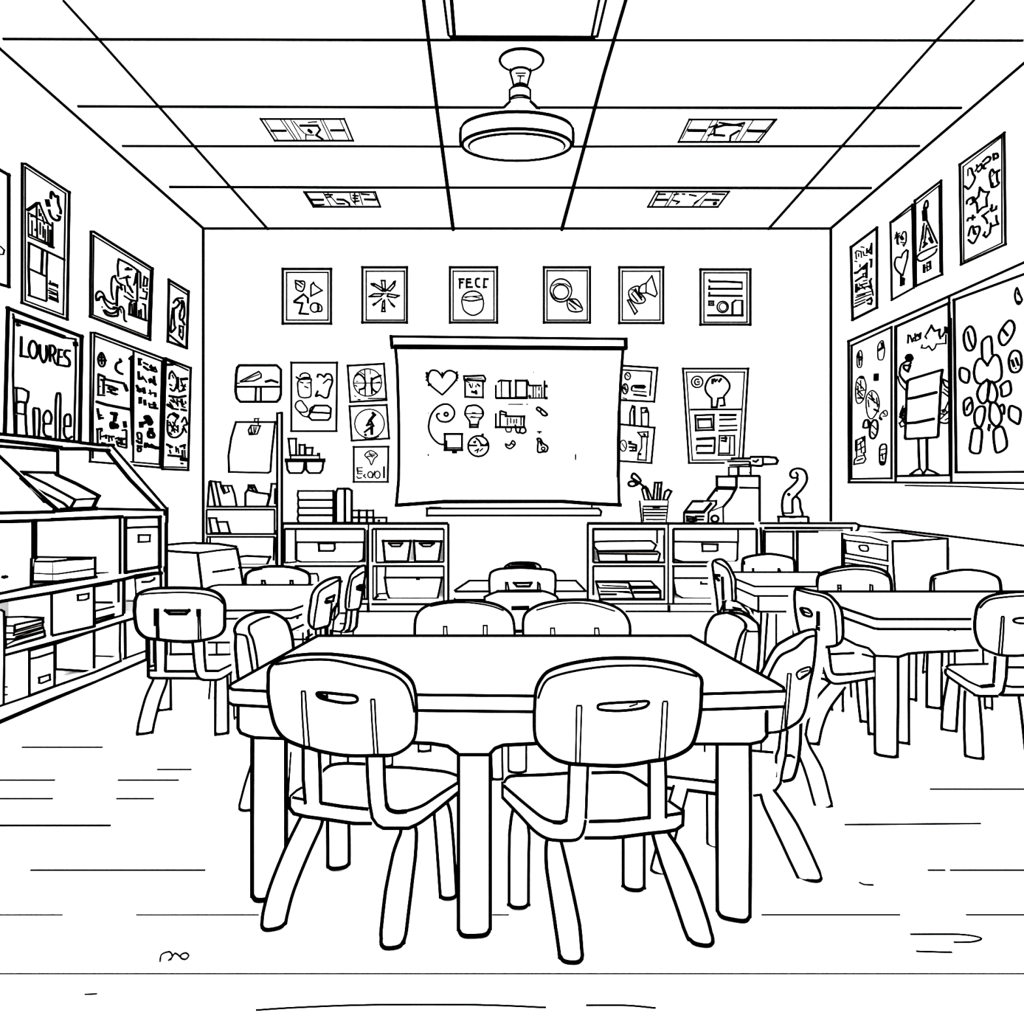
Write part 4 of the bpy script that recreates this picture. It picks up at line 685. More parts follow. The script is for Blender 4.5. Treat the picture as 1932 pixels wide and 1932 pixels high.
m = t.part('neck'); m.slab('E', 'c3.5 985,925 1160,925 1160,998 985,998', FY(6.64), .1, 3.5, 1); m.art('E', '5 1060,925 1060,998;5 985,925 1060,925;3 1150,970 1160,985', FY(6.64))
m = t.part('top_arm'); m.slab('E', 'c4.5 975,885 1100,858 1165,848 1285,848 1355,853 1372,880 1360,905 1258,908 1240,922 1145,912 985,925 975,905', FY(6.6), .1, 4.5, .97, ink=False)
m.art('E', '5 1005,862 1155,860;5 1155,848 1285,848 1355,855 1372,880 1360,905 1258,908 1240,922 1145,915;3.5 975,885 1145,885;3.5 990,915 1145,908;4 1255,860 1255,905;4 1150,885 1155,905;4 1175,880 1200,888 1220,870', FY(6.6))
m = t.part('slanted_chute'); m.slab('E', 'c5 890,1005 1045,1005 1042,1095 1000,1175 940,1245 860,1280 815,1190 890,1090', Pm2, .03, 5, 1, ink=False)
m.art('E', '5 890,1080 890,1005 1045,1005 1045,1090 1000,1175 940,1245 855,1280;8.5 895,1095 1040,1097;5.5 895,1085 815,1190;4 885,1115 895,1120', Pm2)
m = t.part('front_box'); m.slab('E', 'c4.5 630,1372 630,1290 700,1195 885,1197 885,1225 825,1290 855,1282 935,1250 937,1372', Pm3, .04, 4.5, 1, ink=False)
m.art('E', '4.5 630,1372 630,1290 700,1197;6 700,1200 780,1200;4 780,1197 885,1197 885,1225 825,1290 822,1370;7 640,1285 790,1285;6 790,1280 845,1215;c4 655,1320 705,1325 705,1360 655,1355;4.5 720,1320 790,1320;4 720,1345 785,1345;5 720,1325 725,1360;e4.5 875,1338 28,25;3 850,1365 880,1370;4 660,1340 700,1340', Pm3); t.done()
t = Thing('hook_sculpture', 'curled question-mark-shaped sculpture on a low base, right end of the counter', 'sculpture')
m = t.part('base'); m.slab('E', 'c4.5 1378,1322 1605,1322 1615,1330 1615,1372 1378,1372', FY(6.6), .12, 4.5, 1); m.art('E', '5 1465,1325 1510,1325;4 1550,1368 1565,1370', FY(6.6))
m = t.part('curled_figure'); m.slab('E', 'cs4.5 1435,1320 1410,1280 1408,1200 1430,1130 1480,1085 1522,1040 1525,1015 1490,1015 1470,990 1485,955 1530,940 1580,955 1602,1000 1598,1050 1560,1110 1520,1155 1545,1190 1552,1250 1562,1318', FY(6.63), .05, 4.5, .97)
m.art('E', 's4.5 1520,1155 1490,1185 1488,1230 1490,1290;3.5 1425,1293 1490,1293;s4 1525,1015 1530,990 1515,970;4 1450,1145 1470,1147;4 1460,1135 1460,1158', FY(6.63)); t.done()
# ---------------------------------------------------------------- chairs and tables
def chair(lb, tr, back, pb, w=7, thick=.03, group='moulded school chairs', inner='', slits='', sw=3.5, handle=None, hw=6, posts=(), seat=None, rim=None, legs=()):
    t = Thing('school_chair', lb, 'chair', group)
    if isinstance(back, str): back = (tr, back)
    m = t.part('backrest'); m.slab(back[0], back[1], pb, thick, w, .93)
    if inner: m.art(tr, inner, pb, w * .75)
    if slits: m.art(tr, slits, pb, sw)
    if handle: q = m.sub('handle_slot', 'oval grip slot'); q.art(tr, handle, Plane(pb.p0 - pb.n * .004, pb.n), hw)
    for T_, poly, ink, p in posts:
        m = t.part('post'); m.slab(T_, poly, p, .022, w, .97, ink=False); m.art(T_, ink, p, w)
    if rim:
        T_, poly, ink, p = rim; m = t.part('seat_rim'); m.slab(T_, poly, p, .02, w, .97, ink=False); m.art(T_, ink, p, w)
    if seat:
        T_, poly, ink, z = seat; m = t.part('seat'); p = HZ(z); m.slab(T_, poly, p, .03, w, .97, ink=False); m.art(T_, ink, p, w * .9)
    for L_ in legs:
        T_, path, yb, Yt = L_[:4]; m = t.part('leg'); m.tube(T_, path, yb, Yt, None, L_[4] if len(L_) > 4 else w)
    t.done()

def table(lb, top, z, th, w, apron, ap_ink, ap_Y, legs, ap_depth=.5, cat='table', ink_top=None):
    t = Thing('school_table', lb, cat, 'many-sided school tables', 'white_laminate')
    m = t.part('tabletop'); P = [HZ(z)(*p) for p in top]; d = V((0, 0, -th))
    m.prism(P, d); m.line(P, w, True, V((0, -.3, .9))); m.line([p + d for p in P], w, True)
    for p in P:
        pass
    if ink_top: m.art('_', ink_top, FY(min(p.y for p in P) - .003), w)
    if apron:
        m = t.part('apron'); m.slab(apron[0], apron[1], FY(ap_Y), .025, w, 1, ink=False); m.art(apron[0], ap_ink, FY(ap_Y), w)
        A = [FY(ap_Y)(*p) for p in pl(*apron)]; xa, xb = min(p.x for p in A), max(p.x for p in A)
        for x in (xa, xb - .02): m.box(x, x + .02, ap_Y + .02, ap_Y + ap_depth, z - th - .075, z - th)
        m.box(xa, xb, ap_Y + ap_depth, ap_Y + ap_depth + .02, z - th - .075, z - th)
    for L_ in legs:
        m = t.part('leg'); m.tube(L_[0], L_[1], L_[2], L_[3], None, L_[4] if len(L_) > 4 else w, pw=3.5)
    t.done()

# front table
table('big front table with clipped corners, nearest the viewer', [(600, 1201.5), (1302, 1201.5), (1462, 1289), (1478, 1299), (1479, 1306), (1400, 1309), (1300, 1312), (1000, 1315), (800, 1313), (560, 1309), (500, 1306), (440, 1303), (433, 1299), (436, 1293)], .6, .034, 6,
      ('_', 'c 450,1332 450,1372 455,1382 470,1388 540,1393 780,1400 830,1404 850,1410 865,1422 925,1422 934,1410 950,1405 1012,1402 1310,1401 1415,1403 1437,1398 1446,1385 1446,1330'),
      '6 450,1333 450,1373 455,1382 470,1388 482,1391 540,1393;5.5 540,1393 640,1396;7 770,1400 815,1402 845,1407 864,1421;6.5 866,1423 925,1423;7 925,1421 934,1411 950,1405 1012,1402;6 1310,1403 1415,1403 1437,1398 1446,1388 1446,1340;7 1445,1345 1445,1380', 1.64,
      [('_', '895,1405,60 895,1580,60 895,1740,60', 1770, 1.69, 8), ('_', '1384,1390,59 1384,1560,60 1384,1712,58', 1740, 1.76, 7.5), ('_', '508,1380,59 508,1540,60 508,1675,60', 1701, 1.86, 8.5)], .5)

# two front chairs
pb1 = VP(507, 1.54, 787, 1.47)
chair('front left chair, its back turned to the viewer, at the big front table', 'S',
  'cs7 415,400 418,330 445,285 520,240 620,215 800,205 960,215 1180,250 1350,315 1450,390 1485,480 1495,620 1488,780 1460,850 1400,905 1320,940 1215,945 980,945 800,915 715,890 665,880 540,825 470,740 435,620 415,500', pb1, 7,
  inner='s5 470,282 570,268 700,250 880,252 1080,295 1290,345 1400,410 1450,500 1478,630', slits='655,480 660,640 668,760 675,880;682,480 692,640 702,760 712,880;655,478 682,478;1160,540 1168,700 1185,945;1188,540 1195,700 1212,945;1160,538 1188,538',
  handle='cs6 770,490 830,488 950,500 1040,510 1065,535 1045,558 960,562 840,540 785,520;5 780,500 840,520 840,505', 
  posts=[('S', 'c 668,870 782,900 795,1290 684,1290', '6.5 666,885 668,1120 683,1295;7 785,915 793,1120 795,1285', FY(1.55)),
         ('S', 'c 1128,930 1242,930 1248,1150 1270,1310 1330,1348 1420,1348 1530,1310 1660,1225 1790,1140 1790,1220 1700,1290 1600,1375 1430,1470 1230,1480 1170,1425 1145,1290', 
          '6.5 1125,950 1130,1100 1145,1290 1165,1400 1200,1450 1245,1475 1430,1475;6.5 s 1430,1475 1520,1430 1620,1355 1700,1290 1790,1215;6.5 1250,950 1255,1150 1268,1300;8.5 s 1268,1300 1285,1335 1340,1355 1410,1350;6 s 1410,1350 1530,1310 1660,1225 1785,1145', VP(700, 1.53, 863, 1.64))],
  rim=('S', 'c 565,1270 680,1275 795,1290 1140,1335 1165,1445 1030,1440 830,1410 690,1390 590,1360 565,1320', '6.5 568,1250 568,1325 600,1368 690,1390 840,1410 1040,1440 1165,1440;6.5 795,1290 950,1315 1140,1335;5 590,1250 680,1268;5 575,1240 620,1200 655,1180', FY(1.555)),
  seat=('S', 'c 570,1250 660,1180 860,1025 960,1010 1130,1015 1270,1040 1560,1050 1700,1075 1785,1100 1785,1150 1530,1320 1280,1345 1140,1330 795,1290', '6 s 800,1078 860,1032 960,1015 1130,1020;5.5 1265,1040 1430,1045 1560,1058;5.5 s 1560,1058 1700,1075 1785,1102', .335),
  legs=[('U', '735,350,140 715,400,165 612,620,172 512,870,172 465,1040,172 452,1120,165', 1190, 1.72, 7), ('U', '1430,430,100 1430,490,120 1400,640,165 1358,900,185 1325,1180,182 1318,1240,165', 1325, 1.74, 7.5),
        ('U', '920,330,150 922,540,150 922,680,150', 746, 1.93, 7), ('U', '1665,250,90 1680,340,120 1700,560,122 1722,900,118', 965, 1.78, 6.5)])
chair('front right chair, its back turned to the viewer, at the big front table', 'T',
  'cs7.5 420,560 430,460 470,380 530,325 680,275 900,240 1100,235 1280,245 1460,280 1570,330 1630,385 1632,480 1625,620 1600,760 1560,870 1480,930 1370,970 1270,985 1130,1010 1000,1020 760,1010 660,1000 560,965 470,890 425,820 415,700', VP(1008, 1.44, 1322, 1.48), 7.5,
  inner='s4.5 445,530 490,420 560,370 740,325 980,295 1250,295 1440,330 1600,370', slits='725,590 722,800 718,1015;762,590 755,800 748,1015;725,583 762,583;1352,560 1342,760 1325,990;1387,560 1378,760 1368,960;1355,552 1387,552',
  handle='cs5.5 878,590 900,572 1000,562 1140,555 1235,550 1248,568 1200,600 1040,620 900,612;3 1110,590 1170,570', 
  posts=[('T', 'c 678,990 812,1000 800,1380 790,1500 745,1555 640,1568 530,1558 430,1500 310,1375 190,1260 195,1160 340,1310 480,1405 560,1435 655,1425 668,1300',
          '6.5 678,1005 668,1290 655,1410;8 655,1415 620,1432 565,1430;6 s 565,1430 480,1395 370,1310 200,1165;6 190,1140 190,1250;6 s 190,1250 310,1375 430,1500 530,1555 640,1565;6 s 640,1565 730,1558 775,1510 795,1420;6 812,1030 805,1200 798,1400', VP(949, 1.60, 1108, 1.485)),
         ('T', 'c 1255,960 1372,940 1380,1395 1255,1405', '7.5 1252,1010 1253,1400;6 1372,975 1376,1200 1376,1398', FY(1.50))],
  rim=('T', 'c 800,1425 1030,1420 1255,1400 1380,1385 1495,1345 1502,1440 1460,1480 1250,1510 1080,1535 980,1545 785,1545', '6.5 805,1425 1030,1420 1255,1395;6.5 1502,1340 1498,1450 1450,1485 1370,1500 1250,1512 1080,1535 980,1545 785,1545;6 1385,1380 1490,1365;6 1395,1275 1495,1345', FY(1.51)),
  seat=('T', 'c 200,1150 240,1112 480,1100 665,1085 1020,1080 1100,1095 1240,1175 1490,1345 1255,1400 810,1430 560,1435 370,1310', '6 s 200,1150 225,1118 280,1105 480,1098 665,1085;6 s 815,1085 1020,1080 1100,1092 1170,1130 1240,1175', .335),
  legs=[('Vv', '560,500,80 562,560,115 582,720,150 625,950,165 660,1150,175 680,1320,165', 1430, 1.72, 7.5), ('Vv', '1330,440,100 1350,510,120 1420,660,168 1515,900,185 1590,1120,185 1622,1215,172', 1305, 1.72, 7.5),
        ('Vv', '300,290,70 305,350,110 308,480,145 305,700,142 304,960,142', 1032, 1.74, 6.5), ('Vv', '1142,440,150 1142,640,150 1142,840,150', 903, 1.82, 6.5)])
# right side chair of the front table
p3 = VP(1440, 2.05, 1535, 1.80)
chair('right side chair of the big front table, seen edge-on with one long curved leg', 'R',
  'cs5.5 405,880 440,790 500,680 560,635 640,595 700,575 735,580 738,640 725,780 700,900 680,1020 650,1090 600,1130 540,1158 480,1168 450,1160 430,1040', p3, 5.5,
  inner='s5 455,865 500,770 540,720 620,680 680,625 725,610', slits='3 572,830 560,1000 558,1140;3 592,830 580,980 565,1140;3 572,828 592,828;3 550,1020 535,1150;4 540,930 550,1020',
  handle='cs4 625,830 650,805 700,790 700,820 670,845 640,860;2.5 650,850 680,830;3 650,820 690,810', hw=4,
  posts=[('R', 'c 520,1160 565,1140 555,1300 535,1440 490,1510 440,1525 352,1525 352,1450 400,1448 440,1420 497,1385', '5 525,1165 515,1260 500,1300 498,1420;5 565,1155 555,1300 535,1390 525,1460;5 s 525,1460 490,1505 440,1522;4.5 440,1522 370,1530;5 352,1450 400,1450;5.5 s 400,1450 440,1420 500,1385', FY(1.96)),
         ('R', 'c 560,1160 642,1095 635,1330 600,1430 540,1447 530,1400', '6 642,1100 640,1220 628,1330;6 s 628,1330 610,1400 590,1435 540,1447;5 555,1300 585,1298 605,1310', FY(2.0))],
  seat=('_', 'c 1262,1418 1464,1421 1466,1450 1418,1474 1350,1475 1255,1464', '5 1416,1418 1464,1422;5.5 1258,1465 1350,1475', .305),
  rim=('_', 'c 1255,1464 1350,1475 1352,1497 1290,1490 1255,1484', '5.5 1257,1464 1350,1475;6.5 1258,1486 1290,1489 1352,1497', FY(1.81)),
  legs=[('_', '1448,1496,26 1458,1516,34 1484,1562,41 1508,1612,42 1521,1640,41', 1666, 1.84, 6), ('_', '1284,1488,26 1264,1560,28 1247,1628,30', 1651, 1.72, 5.5),
        ('R', '150,1500,90 153,1660,92 155,1790,95', 1838, 1.95, 5), ('R', '640,1180,60 660,1260,75 720,1390,95 762,1540,92', 1605, 2.1, 5.5)])

# chairs behind the front table
pbk = FY(2.72)
def hidden_legs(cx, half, Yb, Yf, yb_=None):
    # the four splayed legs and the seat below the part that shows
    return [('_', '%g,%g,%g %g,%g,%g' % (cx + s * half, H * 0 + 945 + .72 * F / Y, 50 * 1.6 / Y, cx + s * half * 1.1, 945 + .96 * F / Y, 52 * 1.6 / Y), 945 + 1.05 * F / Y, Y) for s in (-1, 1) for Y in (Yb, Yf)]
chair('left one of the two chairs behind the big front table', '_', 'cs6 783,1190 785,1165 797,1148 825,1137 880,1132 925,1137 952,1148 967,1165 971,1195 970,1230 950,1250 880,1255 800,1250 784,1225', pbk, 6,
  inner='s3 812,1144 845,1138 885,1137 925,1143 950,1152', slits='3 837,1200 837,1182 843,1182 844,1200;3 912,1200 912,1180 919,1180 919,1200', sw=3,
  posts=[('_', 'c 830,1240 850,1240 850,1300 830,1300', '4 830,1255 830,1300;4 850,1255 850,1300', FY(2.74)), ('_', 'c 905,1240 925,1240 925,1300 905,1300', '4 905,1255 905,1300;4 925,1255 925,1300', FY(2.74))],
  seat=('_', 'c 800,1310 955,1310 970,1290 945,1275 815,1275 785,1290', 'c4 800,1310 955,1310 970,1290 945,1275 815,1275 785,1290', .34),
  legs=[('_', '801,1310,22 801,1360,23 801,1408,23', 1422, 2.8, 4.5), ('_', '934,1310,22 936,1380,22 938,1450,20', 1475, 2.5, 4.5)])
chair('right one of the two chairs behind the big front table', '_', 'cs6 987,1195 988,1165 1000,1150 1030,1137 1090,1131 1140,1137 1172,1152 1187,1175 1188,1205 1185,1235 1165,1252 1090,1257 1010,1250 990,1230', pbk, 6,
  inner='s3 1012,1151 1060,1139 1110,1139 1160,1153', slits='3 1039,1200 1039,1185 1046,1185 1047,1200;3 1122,1200 1122,1185 1129,1185 1131,1200', sw=3,
  posts=[('_', 'c 1030,1240 1050,1240 1050,1300 1030,1300', '4 1030,1255 1030,1300;4 1050,1255 1050,1300', FY(2.74)), ('_', 'c 1120,1240 1140,1240 1140,1300 1120,1300', '4 1120,1255 1120,1300;4 1140,1255 1140,1300', FY(2.74))],
  seat=('_', 'c 1005,1310 1165,1310 1180,1290 1155,1275 1020,1275 990,1290', 'c4 1005,1310 1165,1310 1180,1290 1155,1275 1020,1275 990,1290', .34),
  legs=[('_', '976,1310,34 976,1380,34 976,1430,34', 1462, 2.66, 4.5), ('_', '1135,1310,34 1135,1370,34', 1422, 2.8, 4.5)])
# left side chair of the front table
p5 = VP(441, 2.2, 553, 2.42)
chair('left side chair of the big front table, its top poking up over the table edge', 'N',
  'cs6 690,1440 680,1390 715,1320 800,1262 900,1232 1020,1235 1100,1270 1160,1320 1192,1400 1212,1500 1215,1640 1180,1780 1050,1850 850,1900 740,1890 715,1840 700,1700 688,1560', p5, 6,
  inner='s4.5 690,1430 760,1438 795,1465 820,1600 850,1780;s4.5 1000,1272 930,1290 850,1330 815,1360 820,1420 850,1480 880,1620 895,1760', slits='', 
  seat=('_', 'c 470,1340 560,1340 640,1380 600,1400 480,1400', '4 470,1340 560,1340', .34),
  legs=[('_', '494,1445,38 484,1480,41 476,1512,42', 1533, 2.36, 5), ('_', '566,1400,30 562,1440,28 558,1490,26', 1512, 2.5, 3.5), ('_', '640,1385,32 640,1440,32', 1462, 2.68, 5), ('_', '730,1385,20 730,1430,20', 1450, 2.78, 4)])
# right far side chair of the front table
chair('chair half hidden behind the right back corner of the big front table', 'R',
  'cs5.5 92,665 97,575 130,505 170,482 240,475 310,485 370,520 400,560 402,700 385,840 350,900 240,910 120,860 90,760', FY(2.45), 5.5,
  inner='s5 225,478 290,505 328,550 300,600 280,660 262,750;s3.5 320,540 325,570 345,580;3.5 330,585 395,585;4 328,590 310,680 295,770', slits='',
  legs=[('_', '1345,1300,30 1345,1380,30', 1480, 2.5, 4), ('_', '1420,1300,30 1420,1380,30', 1480, 2.5, 4)])

# left group
table('left table beside the shelving unit, in the middle distance', [(300, 1140), (345, 1125), (390, 1112), (402, 1107), (415, 1105), (602, 1105), (596, 1132), (582, 1141), (565, 1147), (549, 1152.5), (420, 1153.5), (330, 1153)], .56, .033, 4.5,
      ('_', 'c 345,1170 560,1170 575,1176 570,1186 556,1190 548,1212 430,1212 345,1212'), '5 552,1188 582,1174;4.5 345,1212 440,1212;4.5 548,1206 580,1206;5 578,1203 590,1196', 3.16,
      [('_', '312,1200,18 312,1290,18', 1325, 3.5, 4), ('_', '446,1310,10 447,1340,10', 1358, 3.35, 3.5), ('_', '560,1195,22 560,1300,22', 1340, 3.3, 4), ('_', '422,1200,24 422,1240,24', 1330, 3.35, 4)], .6)
chair('chair facing away at the left table, beside the shelving unit', 'M',
  'cs6.5 1075,340 1080,295 1110,248 1200,215 1330,205 1550,208 1680,225 1755,270 1785,335 1785,440 1780,530 1730,585 1620,618 1540,628 1400,628 1250,612 1160,598 1100,545 1080,480 1072,400', FY(2.82), 6.5,
  inner='s3.5 1120,262 1200,250 1450,242 1620,255 1720,285 1770,330', slits='5 1232,370 1232,505;5 1255,370 1255,500;3 1242,505 1245,610;5 1255,500 1260,612;5.5 1570,375 1572,430;5.5 1585,375 1585,430;3 1572,430 1575,620;3 1586,430 1595,620', sw=3,
  handle='c6 1318,385 1500,385 1478,412 1350,412', hw=6,
  posts=[('M', 'c 1235,605 1320,615 1320,865 1235,860', '5 1232,610 1237,860;6.5 1322,630 1322,735;5.5 1318,735 1315,865', FY(2.85)),
         ('M', 'c 1530,620 1622,610 1628,760 1640,865 1740,862 1855,805 1865,850 1760,925 1595,932 1560,860', '5 1530,635 1540,760 1552,860;5 s 1552,860 1575,910 1610,932 1680,935;5 s 1680,935 1755,925 1865,855;5 1620,615 1625,760 1635,860;5.5 1635,862 1735,862;5 1735,862 1855,803', FY(2.84)),
         ('M', 'c 1170,600 1225,610 1225,820 1190,830', '6.5 1180,600 1182,820;3.5 1222,615 1222,800;5 1190,830 1225,820', FY(2.88))],
  rim=('M', 'c 1185,862 1560,862 1590,932 1185,925', '5 1190,858 1245,860;5.5 1315,865 1550,865;5.5 1185,912 1210,920 1600,922;6 1180,590 1180,910', FY(2.86)),
  seat=('M', 'c 1190,860 1200,740 1855,740 1855,800 1730,862 1560,862', '5 1325,742 1540,740;4.5 1635,745 1855,740', .335),
  legs=[('M', '1275,900,90 1262,960,100 1212,1085,108 1165,1260,110 1153,1325,108', 1382, 3.05, 5), ('M', '1755,900,85 1757,1100,92 1757,1320,94', 1384, 3.05, 5), ('M', '1303,900,85 1303,1000,88 1303,1160,90', 1192, 3.35, 5), ('M', '1692,900,38 1685,1000,40 1680,1060,42', 1090, 3.5, 3.5)])
chair('far chair of the left table, only its rounded top showing', 'N', 'cs6 790,980 792,920 805,880 870,840 960,818 1080,812 1200,820 1300,845 1365,880 1378,930 1375,990 1378,1080 1330,1120 1080,1125 830,1120 790,1060', FY(4.15), 5.5,
  slits='4 940,985 942,943 965,943 975,985;3.5 1198,985 1200,943 1220,943 1226,985;4.5 835,855 940,835', sw=4, legs=hidden_legs(525, 45, 4.2, 4.5))
p7 = VP(581, 2.95, 640, 3.3)
chair('nearer one of the two edge-on chairs right of the left table', 'N',
  'cs5.5 1638,925 1620,915 1580,918 1500,948 1430,1000 1385,1070 1370,1160 1355,1260 1360,1340 1400,1382 1440,1382 1500,1365 1540,1345 1562,1250 1590,1190 1618,1160 1635,1040', p7, 5.5,
  inner='s4 1630,940 1540,990 1455,1050 1432,1160 1415,1260 1400,1380', slits='4 1568,1150 1555,1260 1545,1345;4 1610,1150 1590,1260 1570,1440', sw=3.5, handle='c5 1510,1140 1520,1108 1588,1080 1578,1130 1520,1148;6 1515,1130 1550,1135', hw=5,
  posts=[('N', 'c 1425,1375 1570,1340 1572,1445 1428,1450', '4.5 1430,1385 1432,1450;4 1475,1380 1475,1440;8 1530,1350 1530,1440;5 1570,1390 1570,1445', FY(3.32)),
         ('N', 'c 1590,1180 1640,1160 1640,1250 1600,1300 1580,1295', '4.5 1640,960 1640,1240 1600,1298;4 1600,1298 1580,1298', FY(3.36))],
  legs=[('_', '612,1200,24 612,1260,24', 1330, 3.4, 4), ('_', '595,1200,24 595,1260,24', 1350, 3.3, 4)])
p8 = VP(650, 3.6, 688, 3.95)
chair('farther one of the two edge-on chairs right of the left table', 'N',
  'cs5 1865,808 1800,830 1740,890 1722,950 1700,1050 1690,1180 1718,1210 1790,1205 1822,1180 1845,1050 1860,950 1872,870', p8, 5.5,
  inner='s4 1855,865 1800,900 1752,940 1735,1050 1722,1190', slits='', handle='cs8 1800,1010 1825,990 1850,1000 1830,1025;8 1810,1015 1845,1005', hw=8,
  posts=[('N', 'c 1712,1205 1765,1205 1745,1380 1715,1410 1660,1412 1690,1380', '5 1712,1215 1700,1330 1685,1385 1655,1408;5 1758,1215 1748,1330 1735,1385 1700,1408', FY(3.86)),
         ('N', 'c 1765,1205 1818,1195 1805,1360 1780,1400 1700,1412', '6 1818,1190 1802,1360 1770,1400;4.5 1770,1402 1700,1412 1650,1408 1580,1400', FY(3.88)),
         ('N', 'c 1642,955 1700,955 1690,1240 1640,1240', '5 1640,952 1700,952;4 1640,1045 1690,1045;4 1640,1155 1680,1155;4 1640,1240 1705,1240;3.5 1650,1335 1690,1335;4 1680,1065 1680,1150', FY(4.1))],
  legs=[('_', '655,1190,22 655,1230,22', 1300, 3.95, 3.5)])

# middle table far back and its chairs
table('small far table in the middle, under the projection screen', [(886, 1097), (1086, 1097), (1104, 1115.5), (1104, 1117), (860, 1117.5), (858, 1115.5)], .6, .037, 4.5, ('_', 'c 870,1131 1092,1131 1092,1150 870,1150'), '', 3.5,
      [('_', '885,1145,22 885,1250,22', 1325, 3.5, 4), ('_', '1080,1145,22 1080,1250,22', 1325, 3.5, 4)], .35)
chair('chair with a grip slot standing in front of the small far table', 'P', 'cs5.5 335,470 338,430 350,400 400,378 470,370 590,366 720,375 800,385 832,410 838,470 832,560 820,620 700,640 470,640 350,620 338,560', FY(3.38), 5.5,
  slits='4 460,540 460,480 473,480 485,540;4 702,535 704,480 718,490 722,535', sw=4, handle='c5 522,482 655,480 640,508 545,508', hw=5, legs=hidden_legs(985, 45, 3.4, 3.44))
chair('low chair top between the two chairs behind the front table and the small far table', 'P', 'cs5 300,600 310,582 400,547 500,540 720,540 830,575 855,610 850,700 820,840 600,850 350,840 310,700', FY(3.2), 5.5,
  slits='9 505,672 635,670;5 525,843 600,843;6 390,545 730,543', legs=hidden_legs(985, 50, 3.22, 3.3))
chair('farthest chair of the small far table, only a sliver of its top showing', 'P', 'cs5 450,370 480,340 520,328 590,326 660,328 705,340 725,368 720,440 460,440', FY(4.0), 5.5, inner='6 500,335 680,338;4 475,356 690,356', legs=hidden_legs(985, 28, 4.0, 4.2))

# right group
table('right table in the middle distance, running out of view on the right', [(1528, 1118), (1990, 1118), (2080, 1147), (2000, 1170), (1840, 1170), (1660, 1170), (1650, 1169), (1605, 1154), (1540, 1131), (1524, 1124)], .57, .036, 5.5,
      ('R', 'c 885,560 1080,590 2300,590 2300,690 1640,690 1260,712 1210,728 1070,722 1035,680 885,622'), '5.5 885,620 960,660 1030,680;5 s 1030,680 1050,700 1070,722;5 1070,724 1210,730 1260,712;5.5 1260,712 1340,705 1460,700 1660,692', 2.8,
      [('R', '1137,720,118 1137,1000,118 1137,1275,112', 1320, 2.86, 5.5), ('R', '1228,710,70 1228,1000,68 1230,1210,66', 1242, 3.02, 5), ('R', '1285,700,44 1285,850,42 1285,960,42', 990, 3.7, 4.5)], .55)
p4 = VP(1498, 2.6, 1588, 2.76)
chair('chair at the left end of the right table, turned towards it', 'R',
  'cs5.5 605,350 625,335 690,345 790,368 835,405 870,455 880,520 880,620 850,660 800,672 740,672 660,640 632,590 612,500 603,420', p4, 5.5,
  inner='s4 620,345 690,365 780,388 828,440 845,560 848,655', slits='7 737,470 737,550;4 732,550 732,575;4 745,560 748,670', sw=4, handle='cs5 640,450 680,455 702,480 695,498 660,490 645,470;3 660,470 690,480;5 642,455 660,475', hw=4.5,
  posts=[('R', 'c 752,665 805,670 815,790 830,825 930,828 1070,812 1070,850 900,882 830,885 795,855 765,780', '5 754,670 762,760 770,800 790,850;5 s 790,850 830,883 900,880 1070,850;5 803,678 815,780 820,810;5.5 s 820,810 840,830 930,828;5 930,828 1070,812;4 740,760 745,800', FY(2.72))],
  seat=('R', 'c 745,850 820,724 950,716 1065,735 1070,815 900,830', '5 820,722 950,716;4.5 1000,722 1065,738', .33),
  rim=('R', 'c 735,835 790,850 830,885 790,880 735,860', '4 735,815 770,825;5 735,850 780,860 810,880', FY(2.74)),
  legs=[('R', '880,880,60 850,905,75 768,1010,85 728,1120,78 712,1200,74', 1246, 3.0, 5), ('R', '860,900,50 856,980,56 856,1030,58', 1052, 3.3, 4.5), ('R', '955,860,42 957,930,40', 970, 3.5, 4.5), ('R', '995,860,50 1005,980,52 1015,1080,50', 1120, 3.2, 5), ('R', '1045,860,40 1055,1000,46 1062,1150,48', 1192, 3.1, 5)])
